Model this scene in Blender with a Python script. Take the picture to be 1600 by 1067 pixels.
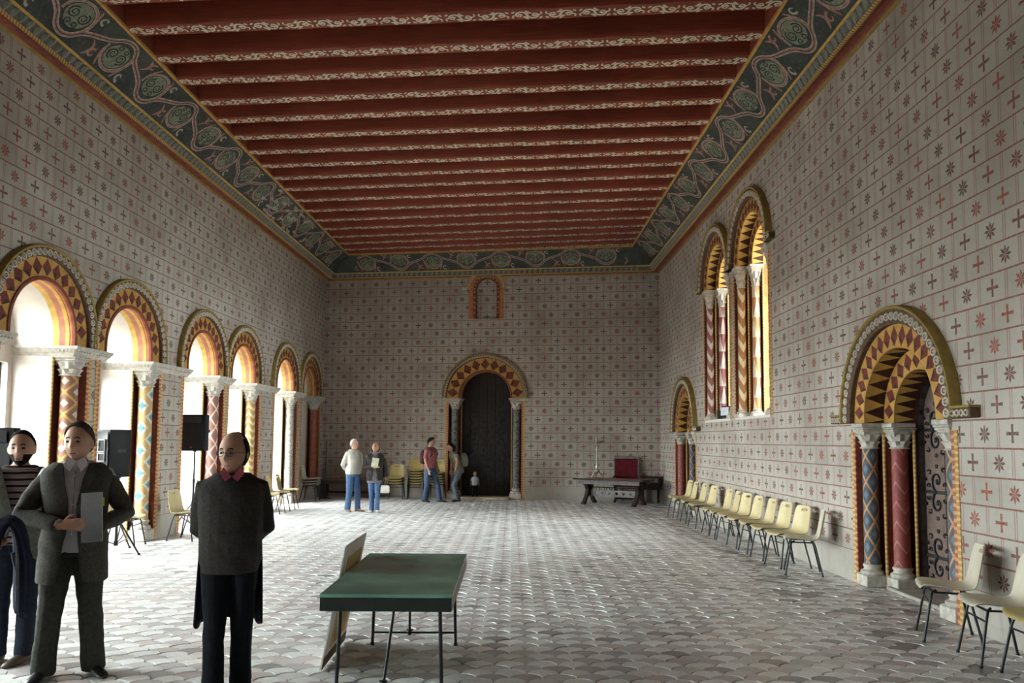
import bpy, bmesh, math, random
from mathutils import Vector, Matrix, geometry, noise
import numpy as np
random.seed(7)
PI = math.pi
SC = bpy.context.scene
COL = SC.collection
for o in list(bpy.data.objects):
    bpy.data.objects.remove(o)

# ------------------------------------------------------------------ camera
cam_d = bpy.data.cameras.new('camera')
cam = bpy.data.objects.new('camera', cam_d)
COL.objects.link(cam)
cam_d.sensor_width = 36.0
cam_d.lens = 27.0
cam_d.shift_y = 65.5 / 1600
cam_d.clip_start = 0.05
cam_d.clip_end = 300
cam.matrix_world = Matrix.Translation((0, 0, 1.65)) @ Matrix.Rotation(PI / 2 + 0.0739, 4, 'X') @ Matrix.Rotation(0.0077, 4, 'Z')
SC.camera = cam

# ------------------------------------------------------------------ sky, sun, exposure
SKY = 74.0
world = bpy.data.worlds.new('overcast_sky')
SC.world = world
world.use_nodes = True
bg = world.node_tree.nodes['Background']
bg.inputs[0].default_value = (0.98, 0.985, 1.0, 1)
bg.inputs[1].default_value = SKY
sun_d = bpy.data.lights.new('sun', 'SUN')
sun_d.energy = 150.0
sun_d.angle = 0.02
sun_d.color = (1.0, 0.86, 0.62)
sun = bpy.data.objects.new('sun', sun_d)
COL.objects.link(sun)
# sunlight rakes along the outside of the right wall, from the camera's end of the hall
sdir = Vector((-0.30, 0.80, -0.62)).normalized()
sun.rotation_euler = sdir.to_track_quat('-Z', 'Y').to_euler()
sun.location = (12, -6, 14)
vs = SC.view_settings
vs.view_transform = 'Standard'
vs.look = 'None'
vs.gamma = 1
vs.use_curve_mapping = False
vs.exposure = 0.0

# ------------------------------------------------------------------ room layout (metres)
HC = 6.33                     # underside of the cornice
AL, BL = -6.1256, 0.0259      # wall_left  x = AL + BL*y
AR, BR = 4.0984, -0.0007      # wall_right x = AR + BR*y
AB, BB = 21.7685, -0.1538     # wall_back  y = AB + BB*x
Y0 = -3.0                     # wall behind the camera


def frame(org, ux):
    ux = Vector(ux).normalized()
    uz = Vector((0, 0, 1))
    uy = uz.cross(ux)
    m = Matrix((ux, uy, uz)).transposed().to_4x4()
    return Matrix.Translation(org) @ m


FL = frame((AL, 0, 0), (BL, 1, 0))        # u = +y, depth outward = -x
FR = frame((AR, 0, 0), (-BR, -1, 0))      # u = -y, depth outward = +x
FB = frame((0, AB, 0), (1, BB, 0))        # u = +x, depth outward = +y


def left_x(y, e=0): return AL + BL * y + e
def right_x(y, e=0): return AR + BR * y - e
def corner_l(e):
    # x = AL+BL*y+e ; y = AB+BB*x-e
    x = (AL + e + BL * (AB - e)) / (1 - BL * BB)
    return x, AB + BB * x - e
def corner_r(e):
    x = (AR - e + BR * (AB - e)) / (1 - BR * BB)
    return x, AB + BB * x - e


# ------------------------------------------------------------------ object helpers
def tag(o, label=None, cat=None, group=None, kind=None):
    if label: o['label'] = label
    if cat: o['category'] = cat
    if group: o['group'] = group
    if kind: o['kind'] = kind
    return o


def empty(name, loc=(0, 0, 0), rz=0, parent=None, matrix=None):
    o = bpy.data.objects.new(name, None)
    COL.objects.link(o)
    o.empty_display_size = 0.2
    if parent: o.parent = parent
    if matrix is not None:
        o.matrix_local = matrix
    else:
        o.location = loc
        o.rotation_euler = (0, 0, rz)
    return o


def link_mesh(name, me, parent=None, loc=None, rot=None):
    o = bpy.data.objects.new(name, me)
    COL.objects.link(o)
    if parent: o.parent = parent
    if loc is not None: o.location = loc
    if rot is not None: o.rotation_euler = rot
    return o


def copy_tree(o, parent=None):
    c = o.copy()
    COL.objects.link(c)
    c.parent = parent
    for ch in list(o.children):
        copy_tree(ch, c)
    return c


def perp(d):
    d = Vector(d).normalized()
    a = Vector((0, 0, 1)) if abs(d.z) < 0.9 else Vector((1, 0, 0))
    x = d.cross(a).normalized()
    return x, d.cross(x).normalized()


class MB:
    def __init__(s):
        s.v = []; s.f = []; s.m = []

    def add(s, vs_, fs, mi=0, M=None):
        b = len(s.v)
        if M is not None:
            vs_ = [M @ Vector(p) for p in vs_]
        s.v.extend([tuple(p) for p in vs_])
        for q in fs:
            s.f.append([b + i for i in q])
        if isinstance(mi, int):
            s.m.extend([mi] * len(fs))
        else:
            s.m.extend(mi)
        return s

    def quad(s, a, b, c, d, mi=0):
        return s.add([a, b, c, d], [(0, 1, 2, 3)], mi)

    def box(s, c, size, mi=0, bev=0.0, M=None):
        x, y, z = [q / 2 for q in size]
        if bev <= 0:
            vs_ = [(sx * x, sy * y, sz * z) for sx in (-1, 1) for sy in (-1, 1) for sz in (-1, 1)]
            fs = [(0, 1, 3, 2), (4, 6, 7, 5), (0, 4, 5, 1), (2, 3, 7, 6), (0, 2, 6, 4), (1, 5, 7, 3)]
        else:
            b = min(bev, x * .9, y * .9, z * .9)
            ring = []
            for zz, k in ((-z, b), (-z + b, 0), (z - b, 0), (z, b)):
                X, Y = x - k, y - k
                e = b * .6 if k == 0 else b * .35
                ring.append([(X - e, -Y, zz), (X, -Y + e, zz), (X, Y - e, zz), (X - e, Y, zz), (-X + e, Y, zz), (-X, Y - e, zz), (-X, -Y + e, zz), (-X + e, -Y, zz)])
            vs_ = [p for r in ring for p in r]
            fs = [tuple(range(7, -1, -1)), tuple(range(24, 32))]
            for k in range(3):
                for i in range(8):
                    j = (i + 1) % 8
                    fs.append((k * 8 + i, k * 8 + j, k * 8 + 8 + j, k * 8 + 8 + i))
        T = Matrix.Translation(c)
        return s.add(vs_, fs, mi, (M @ T) if M is not None else T)

    def loft(s, rings, mi=0, cap=True, closed=True):
        n = len(rings[0])
        vs_ = [p for r in rings for p in r]
        fs = []
        for k in range(len(rings) - 1):
            for i in range(n if closed else n - 1):
                j = (i + 1) % n
                fs.append((k * n + i, k * n + j, (k + 1) * n + j, (k + 1) * n + i))
        if cap:
            fs.append(tuple(range(n - 1, -1, -1)))
            fs.append(tuple((len(rings) - 1) * n + i for i in range(n)))
        return s.add(vs_, fs, mi)

    def tube(s, pts, r, n=8, mi=0, cap=True, flat=1.0, up=None):
        pts = [Vector(p) for p in pts]
        if not isinstance(r, (list, tuple)): r = [r] * len(pts)
        rings = []
        x = None
        for i, p in enumerate(pts):
            if i == 0: d = pts[1] - pts[0]
            elif i == len(pts) - 1: d = pts[-1] - pts[-2]
            else: d = (pts[i + 1] - p).normalized() + (p - pts[i - 1]).normalized()
            d = d.normalized()
            if x is None:
                if up is not None:
                    x = (Vector(up) - d * d.dot(Vector(up))).normalized()
                else:
                    x = perp(d)[0]
            else:
                x = (x - d * x.dot(d)).normalized()
            y = d.cross(x)
            rings.append([p + x * (r[i] * math.cos(a)) + y * (r[i] * flat * math.sin(a)) for a in [2 * PI * k / n for k in range(n)]])
        return s.loft(rings, mi, cap)

    def lathe(s, prof, n=16, mi=0, c=(0, 0, 0), cap=True):
        rings = [[(c[0] + r * math.cos(2 * PI * k / n), c[1] + r * math.sin(2 * PI * k / n), c[2] + z) for k in range(n)] for r, z in prof]
        return s.loft(rings, mi, cap)

    def prism(s, poly, mapf, t0, t1, mi=0, mside=None):
        """poly: 2D points; mapf(a,b,t)->3D ; extruded from t0 to t1"""
        n = len(poly)
        vs_ = [mapf(a, b, t0) for a, b in poly] + [mapf(a, b, t1) for a, b in poly]
        fs = [tuple(range(n)), tuple(range(2 * n - 1, n - 1, -1))]
        ms = [mi, mi]
        for i in range(n):
            j = (i + 1) % n
            fs.append((i, i + n, j + n, j)); ms.append(mi if mside is None else mside)
        return s.add(vs_, fs, ms)

    def ellipsoid(s, c, r, mi=0, nu=12, nv=8, M=None):
        c = Vector(c)
        rings = []
        vs_ = [c + Vector((0, 0, -r[2]))]
        for j in range(1, nv):
            t = -PI / 2 + PI * j / nv
            for i in range(nu):
                a = 2 * PI * i / nu
                vs_.append(c + Vector((r[0] * math.cos(t) * math.cos(a), r[1] * math.cos(t) * math.sin(a), r[2] * math.sin(t))))
        vs_.append(c + Vector((0, 0, r[2])))
        fs = [(0, 1 + (i + 1) % nu, 1 + i) for i in range(nu)]
        for j in range(nv - 2):
            for i in range(nu):
                k = 1 + j * nu
                fs.append((k + i, k + (i + 1) % nu, k + nu + (i + 1) % nu, k + nu + i))
        L = len(vs_) - 1
        k = 1 + (nv - 2) * nu
        fs += [(k + i, k + (i + 1) % nu, L) for i in range(nu)]
        return s.add(vs_, fs, mi, M)

    def torus(s, c, R, r, n=12, k=6, mi=0, ax=None, ay=None):
        c = Vector(c); ax = Vector(ax or (1, 0, 0)); ay = Vector(ay or (0, 0, 1)); az = ax.cross(ay)
        vs_ = []; fs = []
        for i in range(n):
            a = 2 * PI * i / n
            d = ax * math.cos(a) + ay * math.sin(a)
            for j in range(k):
                b = 2 * PI * j / k
                vs_.append(c + d * (R + r * math.cos(b)) + az * (r * math.sin(b)))
        for i in range(n):
            for j in range(k):
                fs.append((i * k + j, ((i + 1) % n) * k + j, ((i + 1) % n) * k + (j + 1) % k, i * k + (j + 1) % k))
        return s.add(vs_, fs, mi)

    def mesh(s, name, mats=(), smooth=None, fix=True):
        me = bpy.data.meshes.new(name)
        me.from_pydata(s.v, [], s.f)
        for m in mats: me.materials.append(m)
        if len(mats) > 1:
            me.polygons.foreach_set('material_index', s.m)
        if fix:
            b = bmesh.new(); b.from_mesh(me)
            bmesh.ops.recalc_face_normals(b, faces=b.faces)
            b.to_mesh(me); b.free()
        if smooth is not None:
            me.polygons.foreach_set('use_smooth', [True] * len(me.polygons))
            me.set_sharp_from_angle(angle=math.radians(smooth))
        me.update()
        return me

    def obj(s, name, mats=(), parent=None, smooth=None, loc=None, rot=None, fix=True):
        if not isinstance(mats, (list, tuple)): mats = [mats]
        return link_mesh(name, s.mesh(name, mats, smooth, fix), parent, loc, rot)


def evaluated(me, mods):
    """mesh after a list of modifiers, without operators"""
    o = bpy.data.objects.new('work', me)
    COL.objects.link(o)
    for typ, props in mods:
        m = o.modifiers.new(typ, typ)
        for k, v in props.items(): setattr(m, k, v)
    dg = bpy.context.evaluated_depsgraph_get()
    dg.update()
    out = bpy.data.meshes.new_from_object(o.evaluated_get(dg))
    bpy.data.objects.remove(o)
    return out


# ------------------------------------------------------------------ material helpers
def lin(c):
    if isinstance(c, str):
        c = [int(c[i:i + 2], 16) / 255 for i in (0, 2, 4)]
        return tuple(x / 12.92 if x <= .04045 else ((x + .055) / 1.055) ** 2.4 for x in c)
    return tuple(c)


class X:
    """a float socket with arithmetic that makes Math nodes"""
    nt = None

    def __init__(s, sock): s.s = sock

    @staticmethod
    def op(o, *a, clamp=False):
        n = X.nt.nodes.new('ShaderNodeMath'); n.operation = o; n.use_clamp = clamp
        for i, q in enumerate(a):
            if isinstance(q, X): X.nt.links.new(q.s, n.inputs[i])
            else: n.inputs[i].default_value = q
        return X(n.outputs[0])

    def __add__(s, o): return X.op('ADD', s, o)
    __radd__ = __add__
    def __sub__(s, o): return X.op('SUBTRACT', s, o)
    def __rsub__(s, o): return X.op('SUBTRACT', o, s)
    def __mul__(s, o): return X.op('MULTIPLY', s, o)
    __rmul__ = __mul__
    def __truediv__(s, o): return X.op('DIVIDE', s, o)
    def __lt__(s, o): return X.op('LESS_THAN', s, o)
    def __gt__(s, o): return X.op('GREATER_THAN', s, o)
    def abs(s): return X.op('ABSOLUTE', s)
    def floor(s): return X.op('FLOOR', s)
    def frac(s): return X.op('FRACT', s)
    def min(s, o): return X.op('MINIMUM', s, o)
    def max(s, o): return X.op('MAXIMUM', s, o)
    def sqrt(s): return X.op('SQRT', s)
    def sin(s): return X.op('SINE', s)
    def cos(s): return X.op('COSINE', s)
    def atan2(s, o): return X.op('ARCTAN2', s, o)
    def mod(s, o): return X.op('FLOORED_MODULO', s, o)
    def clamp(s): return X.op('ADD', s, 0.0, clamp=True)


def nodes_begin(name, rough=.7, spec=.3, metal=0.0):
    m = bpy.data.materials.new(name)
    m.use_nodes = True
    nt = m.node_tree
    X.nt = nt
    b = nt.nodes['Principled BSDF']
    b.inputs['Roughness'].default_value = rough
    b.inputs['Specular IOR Level'].default_value = spec
    b.inputs['Metallic'].default_value = metal
    return m, nt, b


def coords():
    tc = X.nt.nodes.new('ShaderNodeTexCoord')
    sp = X.nt.nodes.new('ShaderNodeSeparateXYZ')
    X.nt.links.new(tc.outputs['Object'], sp.inputs[0])
    return X(sp.outputs[0]), X(sp.outputs[1]), X(sp.outputs[2]), tc.outputs['Object']


def nnoise(scale, detail=3, vec=None, rough=.5):
    n = X.nt.nodes.new('ShaderNodeTexNoise')
    n.inputs['Scale'].default_value = scale
    n.inputs['Detail'].default_value = detail
    n.inputs['Roughness'].default_value = rough
    if vec is None:
        tc = X.nt.nodes.new('ShaderNodeTexCoord'); vec = tc.outputs['Object']
    X.nt.links.new(vec, n.inputs['Vector'])
    return X(n.outputs[0])


def white(a, b):
    c = X.nt.nodes.new('ShaderNodeCombineXYZ')
    for i, q in enumerate((a, b)):
        if isinstance(q, X): X.nt.links.new(q.s, c.inputs[i])
    n = X.nt.nodes.new('ShaderNodeTexWhiteNoise'); n.noise_dimensions = '3D'
    X.nt.links.new(c.outputs[0], n.inputs['Vector'])
    return X(n.outputs['Value'])


def mixc(fac, a, b):
    n = X.nt.nodes.new('ShaderNodeMix'); n.data_type = 'RGBA'; n.clamp_factor = True
    if isinstance(fac, X): X.nt.links.new(fac.s, n.inputs[0])
    else: n.inputs[0].default_value = fac
    for i, q in ((6, a), (7, b)):
        if isinstance(q, (tuple, list, str)):
            q = lin(q); n.inputs[i].default_value = (*q, 1)
        else: X.nt.links.new(q, n.inputs[i])
    return n.outputs[2]


def bump(b, h, strength=.3, dist=.01):
    n = X.nt.nodes.new('ShaderNodeBump')
    n.inputs['Strength'].default_value = strength
    n.inputs['Distance'].default_value = dist
    X.nt.links.new(h.s, n.inputs['Height'])
    X.nt.links.new(n.outputs[0], b.inputs['Normal'])


def mat(name, c, rough=.6, spec=.3, metal=0.0, var=.25, scale=9.0, bmp=0.0):
    """plain colour with procedural mottling"""
    m, nt, b = nodes_begin(name, rough, spec, metal)
    c = lin(c)
    n = nnoise(scale, 4)
    f = ((n - .5) * 2.2 + .5).clamp()
    col = mixc(f, tuple(x * (1 - var) for x in c), tuple(min(1, x * (1 + var)) for x in c))
    nt.links.new(col, b.inputs['Base Color'])
    if bmp > 0: bump(b, nnoise(scale * 6, 3), bmp)
    return m


def finish(nt, b, col): nt.links.new(col, b.inputs['Base Color'])


# painted ashlar: red joints, crosses and eight-petalled stars on lime plaster
def make_wall_mat(name, g=1.0):
    m, nt, b = nodes_begin(name, .85, .15)
    u, w, z, vec = coords()
    Wc, Hc = .37, .24833
    zz = (z - .37) / Hc
    r = zz.floor(); fz = zz.frac()
    v = u / Wc + r * .5 + 40.0
    c = v.floor(); fu = v.frac()
    wob = nnoise(2.3, 2, vec)
    hl = (fz.min(1.0 - fz) * Hc) < .0075
    dv = fu.min(1.0 - fu) * Wc
    vl = (dv - .014).abs() < .0052
    lx = (fu - .5) * Wc; lz = (fz - .5) * Hc
    ax = lx.abs(); az = lz.abs()
    cross = (ax < (az * .05 + .0115)) * (az < .078)
    cross = cross.max((az < (ax * .05 + .0115)) * (ax < .078))
    rr = (lx * lx + lz * lz).sqrt()
    an = lz.atan2(lx)
    off = ((an * (4 / PI) + 8.5).frac() - .5).abs() * (PI / 4)
    star = (off * rr) < (rr * .30).min(.036 - rr * .43)
    isstar = c.mod(2.0) < .5
    motif = isstar * star + (1.0 - isstar) * cross
    inside = (z > .37) * (z < 6.32)
    rnd = white(c, r)
    fade = (nnoise(30, 3, vec) * .9 + .45).clamp()
    patch = nnoise(.9, 4, vec)
    base = mixc(((patch - .5) * 2.6 + .5).clamp(), tuple(g * x for x in (.285, .26, .225)), tuple(g * x for x in (.46, .425, .38)))
    base = mixc((rnd * .35), base, tuple(g * x for x in (.51, .475, .43)))
    base = mixc(((nnoise(14, 5, vec) - .52) * 1.2).clamp(), base, (.30, .25, .21))
    red = mixc((rnd * 1.3 + (patch - .5) * 1.5 - .08).clamp(), (.29, .065, .043), (.10, .045, .034))
    col = mixc(motif * inside * fade * .95, base, red)
    col = mixc(hl * inside * fade * .95, col, (.20, .075, .055))
    col = mixc(vl * inside * fade * .8, col, (.28, .13, .10))
    finish(nt, b, col)
    bump(b, nnoise(40, 4, vec) * .5 + hl * -.4, .25, .006)
    return m


M = {}
M['wall'] = make_wall_mat('painted_plaster')
M['plaster'] = mat('lime_plaster', (.66, .61, .56), .85, .15, var=.12, scale=3, bmp=.2)
M['white_stone'] = mat('white_stone', (.47, .44, .39), .75, .2, var=.3, scale=14, bmp=.35)
M['grey_stone'] = mat('grey_stone', (.36, .33, .29), .8, .2, var=.25, scale=10, bmp=.4)
M['carved'] = mat('carved_white', (.50, .45, .38), .75, .2, var=.35, scale=30, bmp=.3)
M['carved_dark'] = mat('carved_ground', (.12, .075, .05), .8, .15, var=.3, scale=20)
M['ochre'] = mat('ochre_paint', (.44, .245, .06), .6, .25, var=.22, scale=12)
M['yellow'] = mat('yellow_paint', (.52, .32, .08), .6, .25, var=.2, scale=12)
M['olive'] = mat('olive_paint', (.26, .18, .05), .7, .2, var=.25, scale=10)
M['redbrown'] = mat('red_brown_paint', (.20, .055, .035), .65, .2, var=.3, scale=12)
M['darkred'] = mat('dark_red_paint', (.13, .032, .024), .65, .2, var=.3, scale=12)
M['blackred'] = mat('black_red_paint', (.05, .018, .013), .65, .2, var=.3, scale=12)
M['orange'] = mat('orange_paint', (.42, .16, .055), .65, .2, var=.25, scale=12)
M['pinkred'] = mat('pink_red_paint', (.40, .16, .11), .7, .2, var=.2, scale=12)
M['slate'] = mat('slate_paint', (.055, .065, .06), .75, .15, var=.35, scale=6)
M['dark_wood'] = mat('dark_door_wood', (.022, .016, .014), .6, .2, var=.35, scale=8, bmp=.4)
M['grey_wood'] = mat('grey_door_wood', (.14, .095, .08), .6, .25, var=.3, scale=8, bmp=.4)
M['iron'] = mat('black_iron', (.02, .02, .022), .5, .4, .4, var=.3)
M['lead'] = mat('lead_came', (.10, .11, .11), .5, .4, .5, var=.2)
M['black_metal'] = mat('black_metal', (.018, .02, .022), .4, .5, .3, var=.2)
M['black_plastic'] = mat('black_plastic', (.007, .008, .009), .55, .2, var=.2, scale=40, bmp=.1)
M['grille'] = mat('speaker_grille', (.010, .011, .012), .65, .3, var=.5, scale=160, bmp=.4)
M['chrome'] = mat('steel', (.45, .46, .48), .3, .5, .9, var=.1)
M['bluegrey'] = mat('blue_grey_board', (.42, .46, .55), .6, .2, var=.12, scale=3)


def glass_mat():
    m, nt, b = nodes_begin('window_glass', .08, .5)
    tr = nt.nodes.new('ShaderNodeBsdfTransparent'); tr.inputs[0].default_value = (.88, .93, .92, 1)
    gl = nt.nodes.new('ShaderNodeBsdfGlossy'); gl.inputs['Roughness'].default_value = .08
    gl.inputs['Color'].default_value = (.8, .85, .85, 1)
    mx = nt.nodes.new('ShaderNodeMixShader')
    f = nnoise(6, 2)
    X.nt.links.new((f * .08 + .02).s, mx.inputs[0])
    nt.links.new(tr.outputs[0], mx.inputs[1]); nt.links.new(gl.outputs[0], mx.inputs[2])
    nt.links.new(mx.outputs[0], nt.nodes['Material Output'].inputs[0])
    return m


M['glass'] = glass_mat()


# painted column shafts (object coordinates: axis = z)
def col_mat(name, kind, c0, c1, c2, n=3, h=.3, c3=None, rough=.55):
    m, nt, b = nodes_begin(name, rough, .25)
    x, y, z, vec = coords()
    a = y.atan2(x) / (2 * PI) * n + 10.0
    if kind == 'lozenge':
        p = (a.frac() - .5).abs() * 2.0
        q = ((z / h).frac() - .5).abs() * 2.0
        d = p + q
        col = mixc(d < .86, c1, c0)             # c0 lozenge / c1 band
        # the other half of the lattice also makes lozenges
        col = mixc(d > 1.14, col, c0)
        col = mixc((d < .36).max(d > 1.64), col, c2)
        if c3 is not None:
            col = mixc(((d - 1.0).abs() < .30) * ((d - 1.0).abs() > .17), col, c3)
    elif kind == 'zigzag':
        t = (z / h + (a.frac() - .5).abs() * 1.2).frac()
        col = mixc(t < .5, c0, c1)
        col = mixc((t - .5).abs() < .06, col, c2)
    elif kind == 'triangle':
        row = (z / h).floor()
        fz = (z / h).frac()
        t = (a + row * .5).frac()
        col = mixc((t - .5).abs() * 2.0 < (1.0 - fz), c1, c0)
    else:
        t = nnoise(26, 5, vec)
        col = mixc(((t - .5) * 5 + .5).clamp(), c0, c1)
        t2 = ((z / h + (a.frac() - .5).abs() * .8).frac() - .5).abs() < .05
        col = mixc(t2 * .6, col, c2)
    grime = nnoise(18, 5, vec)
    col = mixc(((grime - .55) * 2.2).clamp(), col, (.22, .15, .10))
    finish(nt, b, col)
    bump(b, grime, .15, .006)
    return m


CM = {
    'A': col_mat('shaft_brown_lattice', 'lozenge', (.22, .11, .075), (.47, .27, .08), (.50, .42, .34), 2, .30),
    'B': col_mat('shaft_teal_lozenge', 'lozenge', (.66, .60, .50), (.52, .34, .13), (.10, .26, .27), 2, .36, (.46, .29, .10)),
    'C': col_mat('shaft_white_lattice', 'lozenge', (.30, .11, .08), (.66, .60, .52), (.14, .14, .13), 3, .34),
    'D': col_mat('shaft_cream_chevron', 'zigzag', (.62, .50, .28), (.42, .25, .09), (.25, .12, .07), 3, .16),
    'E': col_mat('shaft_white_speckle', 'mottle', (.58, .54, .46), (.24, .25, .22), (.60, .57, .50), 3, .15),
    'F': col_mat('shaft_red_brown', 'mottle', (.26, .075, .045), (.36, .13, .08), (.18, .05, .04), 3, .2),
    'G': col_mat('shaft_blue_lozenge', 'lozenge', (.06, .085, .12), (.46, .25, .10), (.11, .16, .20), 3, .30),
    'H': col_mat('shaft_crimson_zigzag', 'zigzag', (.24, .055, .05), (.22, .05, .045), (.36, .15, .13), 3, .22),
    'I': col_mat('shaft_ochre_zigzag', 'zigzag', (.70, .62, .45), (.36, .18, .07), (.36, .18, .07), 2, .30),
    'J': col_mat('shaft_ochre_triangle', 'triangle', (.70, .62, .45), (.44, .22, .10), (.3, .1, .05), 3, .36),
    'K': col_mat('shaft_purple_zigzag', 'zigzag', (.56, .51, .47), (.24, .10, .085), (.24, .10, .085), 2, .30),
    'L': col_mat('shaft_purple_triangle', 'triangle', (.60, .55, .54), (.26, .09, .085), (.3, .1, .05), 3, .36),
    'N': col_mat('shaft_grey_speckle', 'mottle', (.05, .052, .05), (.22, .22, .21), (.28, .28, .27), 2, .2),
    'O': col_mat('shaft_rose_mottle', 'mottle', (.25, .07, .065), (.33, .12, .11), (.17, .045, .045), 3, .2),
}
# ================================================================== STRUCTURE
def struct(o):
    o['kind'] = 'structure'
    return o


def arc2(r, zi, zs, n=24):
    pts = [(r, zi)]
    for k in range(n + 1):
        a = PI * k / n
        pts.append((r * math.cos(a), zs + r * math.sin(a)))
    pts.append((-r, zi))
    return pts


def cdt_mesh(outer, holes, mapf, mb, mi=0):
    pts = []; edges = []
    for loop in [outer] + holes:
        b = len(pts); n = len(loop)
        pts += [Vector(p) for p in loop]
        edges += [(b + i, b + (i + 1) % n) for i in range(n)]
    v, e, f, _, _, _ = geometry.delaunay_2d_cdt(pts, edges, [], 0, 1e-6)
    def inside(p, loop):
        r = False; n = len(loop)
        for i in range(n):
            (x0, y0), (x1, y1) = loop[i], loop[(i + 1) % n]
            if (y0 > p[1]) != (y1 > p[1]) and p[0] < (x1 - x0) * (p[1] - y0) / (y1 - y0) + x0: r = not r
        return r
    keep = []
    for q in f:
        c = (sum(v[i].x for i in q) / len(q), sum(v[i].y for i in q) / len(q))
        if inside(c, outer) and not any(inside(c, h) for h in holes): keep.append(tuple(q))
    mb.add([mapf(p.x, p.y) for p in v], keep, mi)


def wall_mesh(name, fr, u0, u1, top, bays, mats):
    """bays: list of (uc, zi, zs, zb, ri, ro)"""
    outer = [(u0, -.06)]
    holes = []
    for uc, zi, zs, zb, ri, ro, *nr in sorted(bays):
        rn = nr[0] if nr else ro
        zq = zb if zb > 0 else -.06
        loop = [(uc - rn, zq), (uc - rn, zi)] + [(uc - p[0], p[1]) for p in arc2(ri, zi, zs)] + [(uc + ro, zi), (uc + ro, zq)]
        if zb <= 0: outer += loop
        else: holes.append(loop)
    outer += [(u1, -.06), (u1, top), (u0, top)]
    mb = MB()
    cdt_mesh(outer, holes, lambda a, b: (a, 0, b), mb)
    o = mb.obj(name, mats, None, fix=False)
    o.matrix_world = fr
    return struct(o)


def lozenge_ring(mb, r0, r1, zs, n, w, mats=(0, 1, 2)):
    """yellow ground, red lozenges with a dark facet (painted pyramids)"""
    ye, re, dk = mats
    rm = (r0 + r1) / 2
    def P(r, a): return (r * math.cos(a), w, zs + r * math.sin(a))
    for k in range(n):
        a0, a1 = PI * k / n, PI * (k + 1) / n
        am = (a0 + a1) / 2; g = (a1 - a0) * .02
        A, B, Cc, D = P(r1 - .008, am), P(rm, a1 - g), P(r0 + .008, am), P(rm, a0 + g)
        ce = P(rm * .96, am)
        for tri, m_ in (((A, B, ce), re), ((A, ce, D), re), ((B, Cc, ce), dk), ((Cc, D, ce), re)):
            mb.add(tri, [(0, 1, 2)], m_)
        c0, c1, c2, c3 = P(r0, a0), P(r1, a0), P(r1, a1), P(r0, a1)
        o, i_ = P(r1, am), P(r0, am)
        mb.add([c1, o, A, D], [(0, 1, 2, 3)], ye); mb.add([o, c2, B, A], [(0, 1, 2, 3)], ye)
        mb.add([c0, D, Cc, i_], [(0, 1, 2, 3)], ye); mb.add([i_, Cc, B, c3], [(0, 1, 2, 3)], ye)
        mb.add([c0, c1, D], [(0, 1, 2)], ye); mb.add([c3, B, c2], [(0, 1, 2)], ye)


def ring_sweep(mb, prof, zi, zs, mi, n=28):
    """prof: closed list of (r, w) swept along the stilted arch"""
    rings = []
    paths = [arc2(r, zi, zs, n) for r, w in prof]
    for k in range(n + 3):
        rings.append([(paths[j][k][0], prof[j][1], paths[j][k][1]) for j in range(len(prof))])
    mb.loft(rings, mi, True)


def capital_mesh(r, top, h, aba):
    """leafy block capital: round necking, two ranks of leaves, square abacus. z from 0 to h"""
    key = ('cap', r, top, h, aba)
    if key in CACHE: return CACHE[key]
    mb = MB(); N = 32
    def ring(z, rad, sq, leaf, ph=0.0):
        out = []
        for k in range(N):
            a = 2 * PI * k / N
            c, s = math.cos(a), math.sin(a)
            q = 1 / max(abs(c), abs(s))
            rr = rad * (1 + sq * (q - 1)) * (1 + leaf * math.cos(8 * a + ph))
            out.append((rr * c, rr * s, z))
        return out
    hh = h - aba
    prof = [(0, r * 1.12, 0, 0, 0), (.05, r * 1.22, 0, 0, 0), (.10, r * 1.05, 0, 0, 0), (.12, r * 1.03, 0, .02, 0), (.30, r * 1.12, 0, .10, 0), (.44, r * 1.28, 0, .16, 0), (.47, r * 1.12, .1, .03, PI), (.65, r * 1.22, .3, .12, PI), (.86, top * .96, .55, .13, PI), (.90, top * .88, .6, .03, PI), (1.0, top * .92, .9, 0, 0)]
    mb.loft([ring(t * hh, rd, sq, lf, ph) for t, rd, sq, lf, ph in prof], 0)
    for sx in (-1, 1):
        for sy in (-1, 1):
            mb.torus((sx * top * .80, sy * top * .80, hh * .86), r * .20, r * .085, 10, 6, 0, (sx * .7, sy * .7, 0), (0, 0, 1))
    mb.box((0, 0, hh + aba * .30), (top * 2, top * 2, aba * .6), 0, .008)
    mb.box((0, 0, hh + aba * .8), (top * 2.16, top * 2.16, aba * .4), 0, .006)
    CACHE[key] = mb.mesh('capital', [M['white_stone']], 35)
    return CACHE[key]


CACHE = {}


def base_mesh(r, h, w):
    key = ('base', r, h, w)
    if key in CACHE: return CACHE[key]
    mb = MB()
    ph = h * .55
    mb.box((0, 0, ph / 2), (w * 2, w * 2, ph), 0, .015)
    rest = h - ph
    mb.lathe([(w * .96, ph), (w * 1.0, ph + rest * .12), (w * .97, ph + rest * .32), (r * 1.12, ph + rest * .45), (r * 1.05, ph + rest * .6), (r * 1.18, ph + rest * .75), (r * 1.2, ph + rest * .9), (r * 1.02, h)], 24, 0)
    CACHE[key] = mb.mesh('base', [M['white_stone']], 40)
    return CACHE[key]


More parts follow.
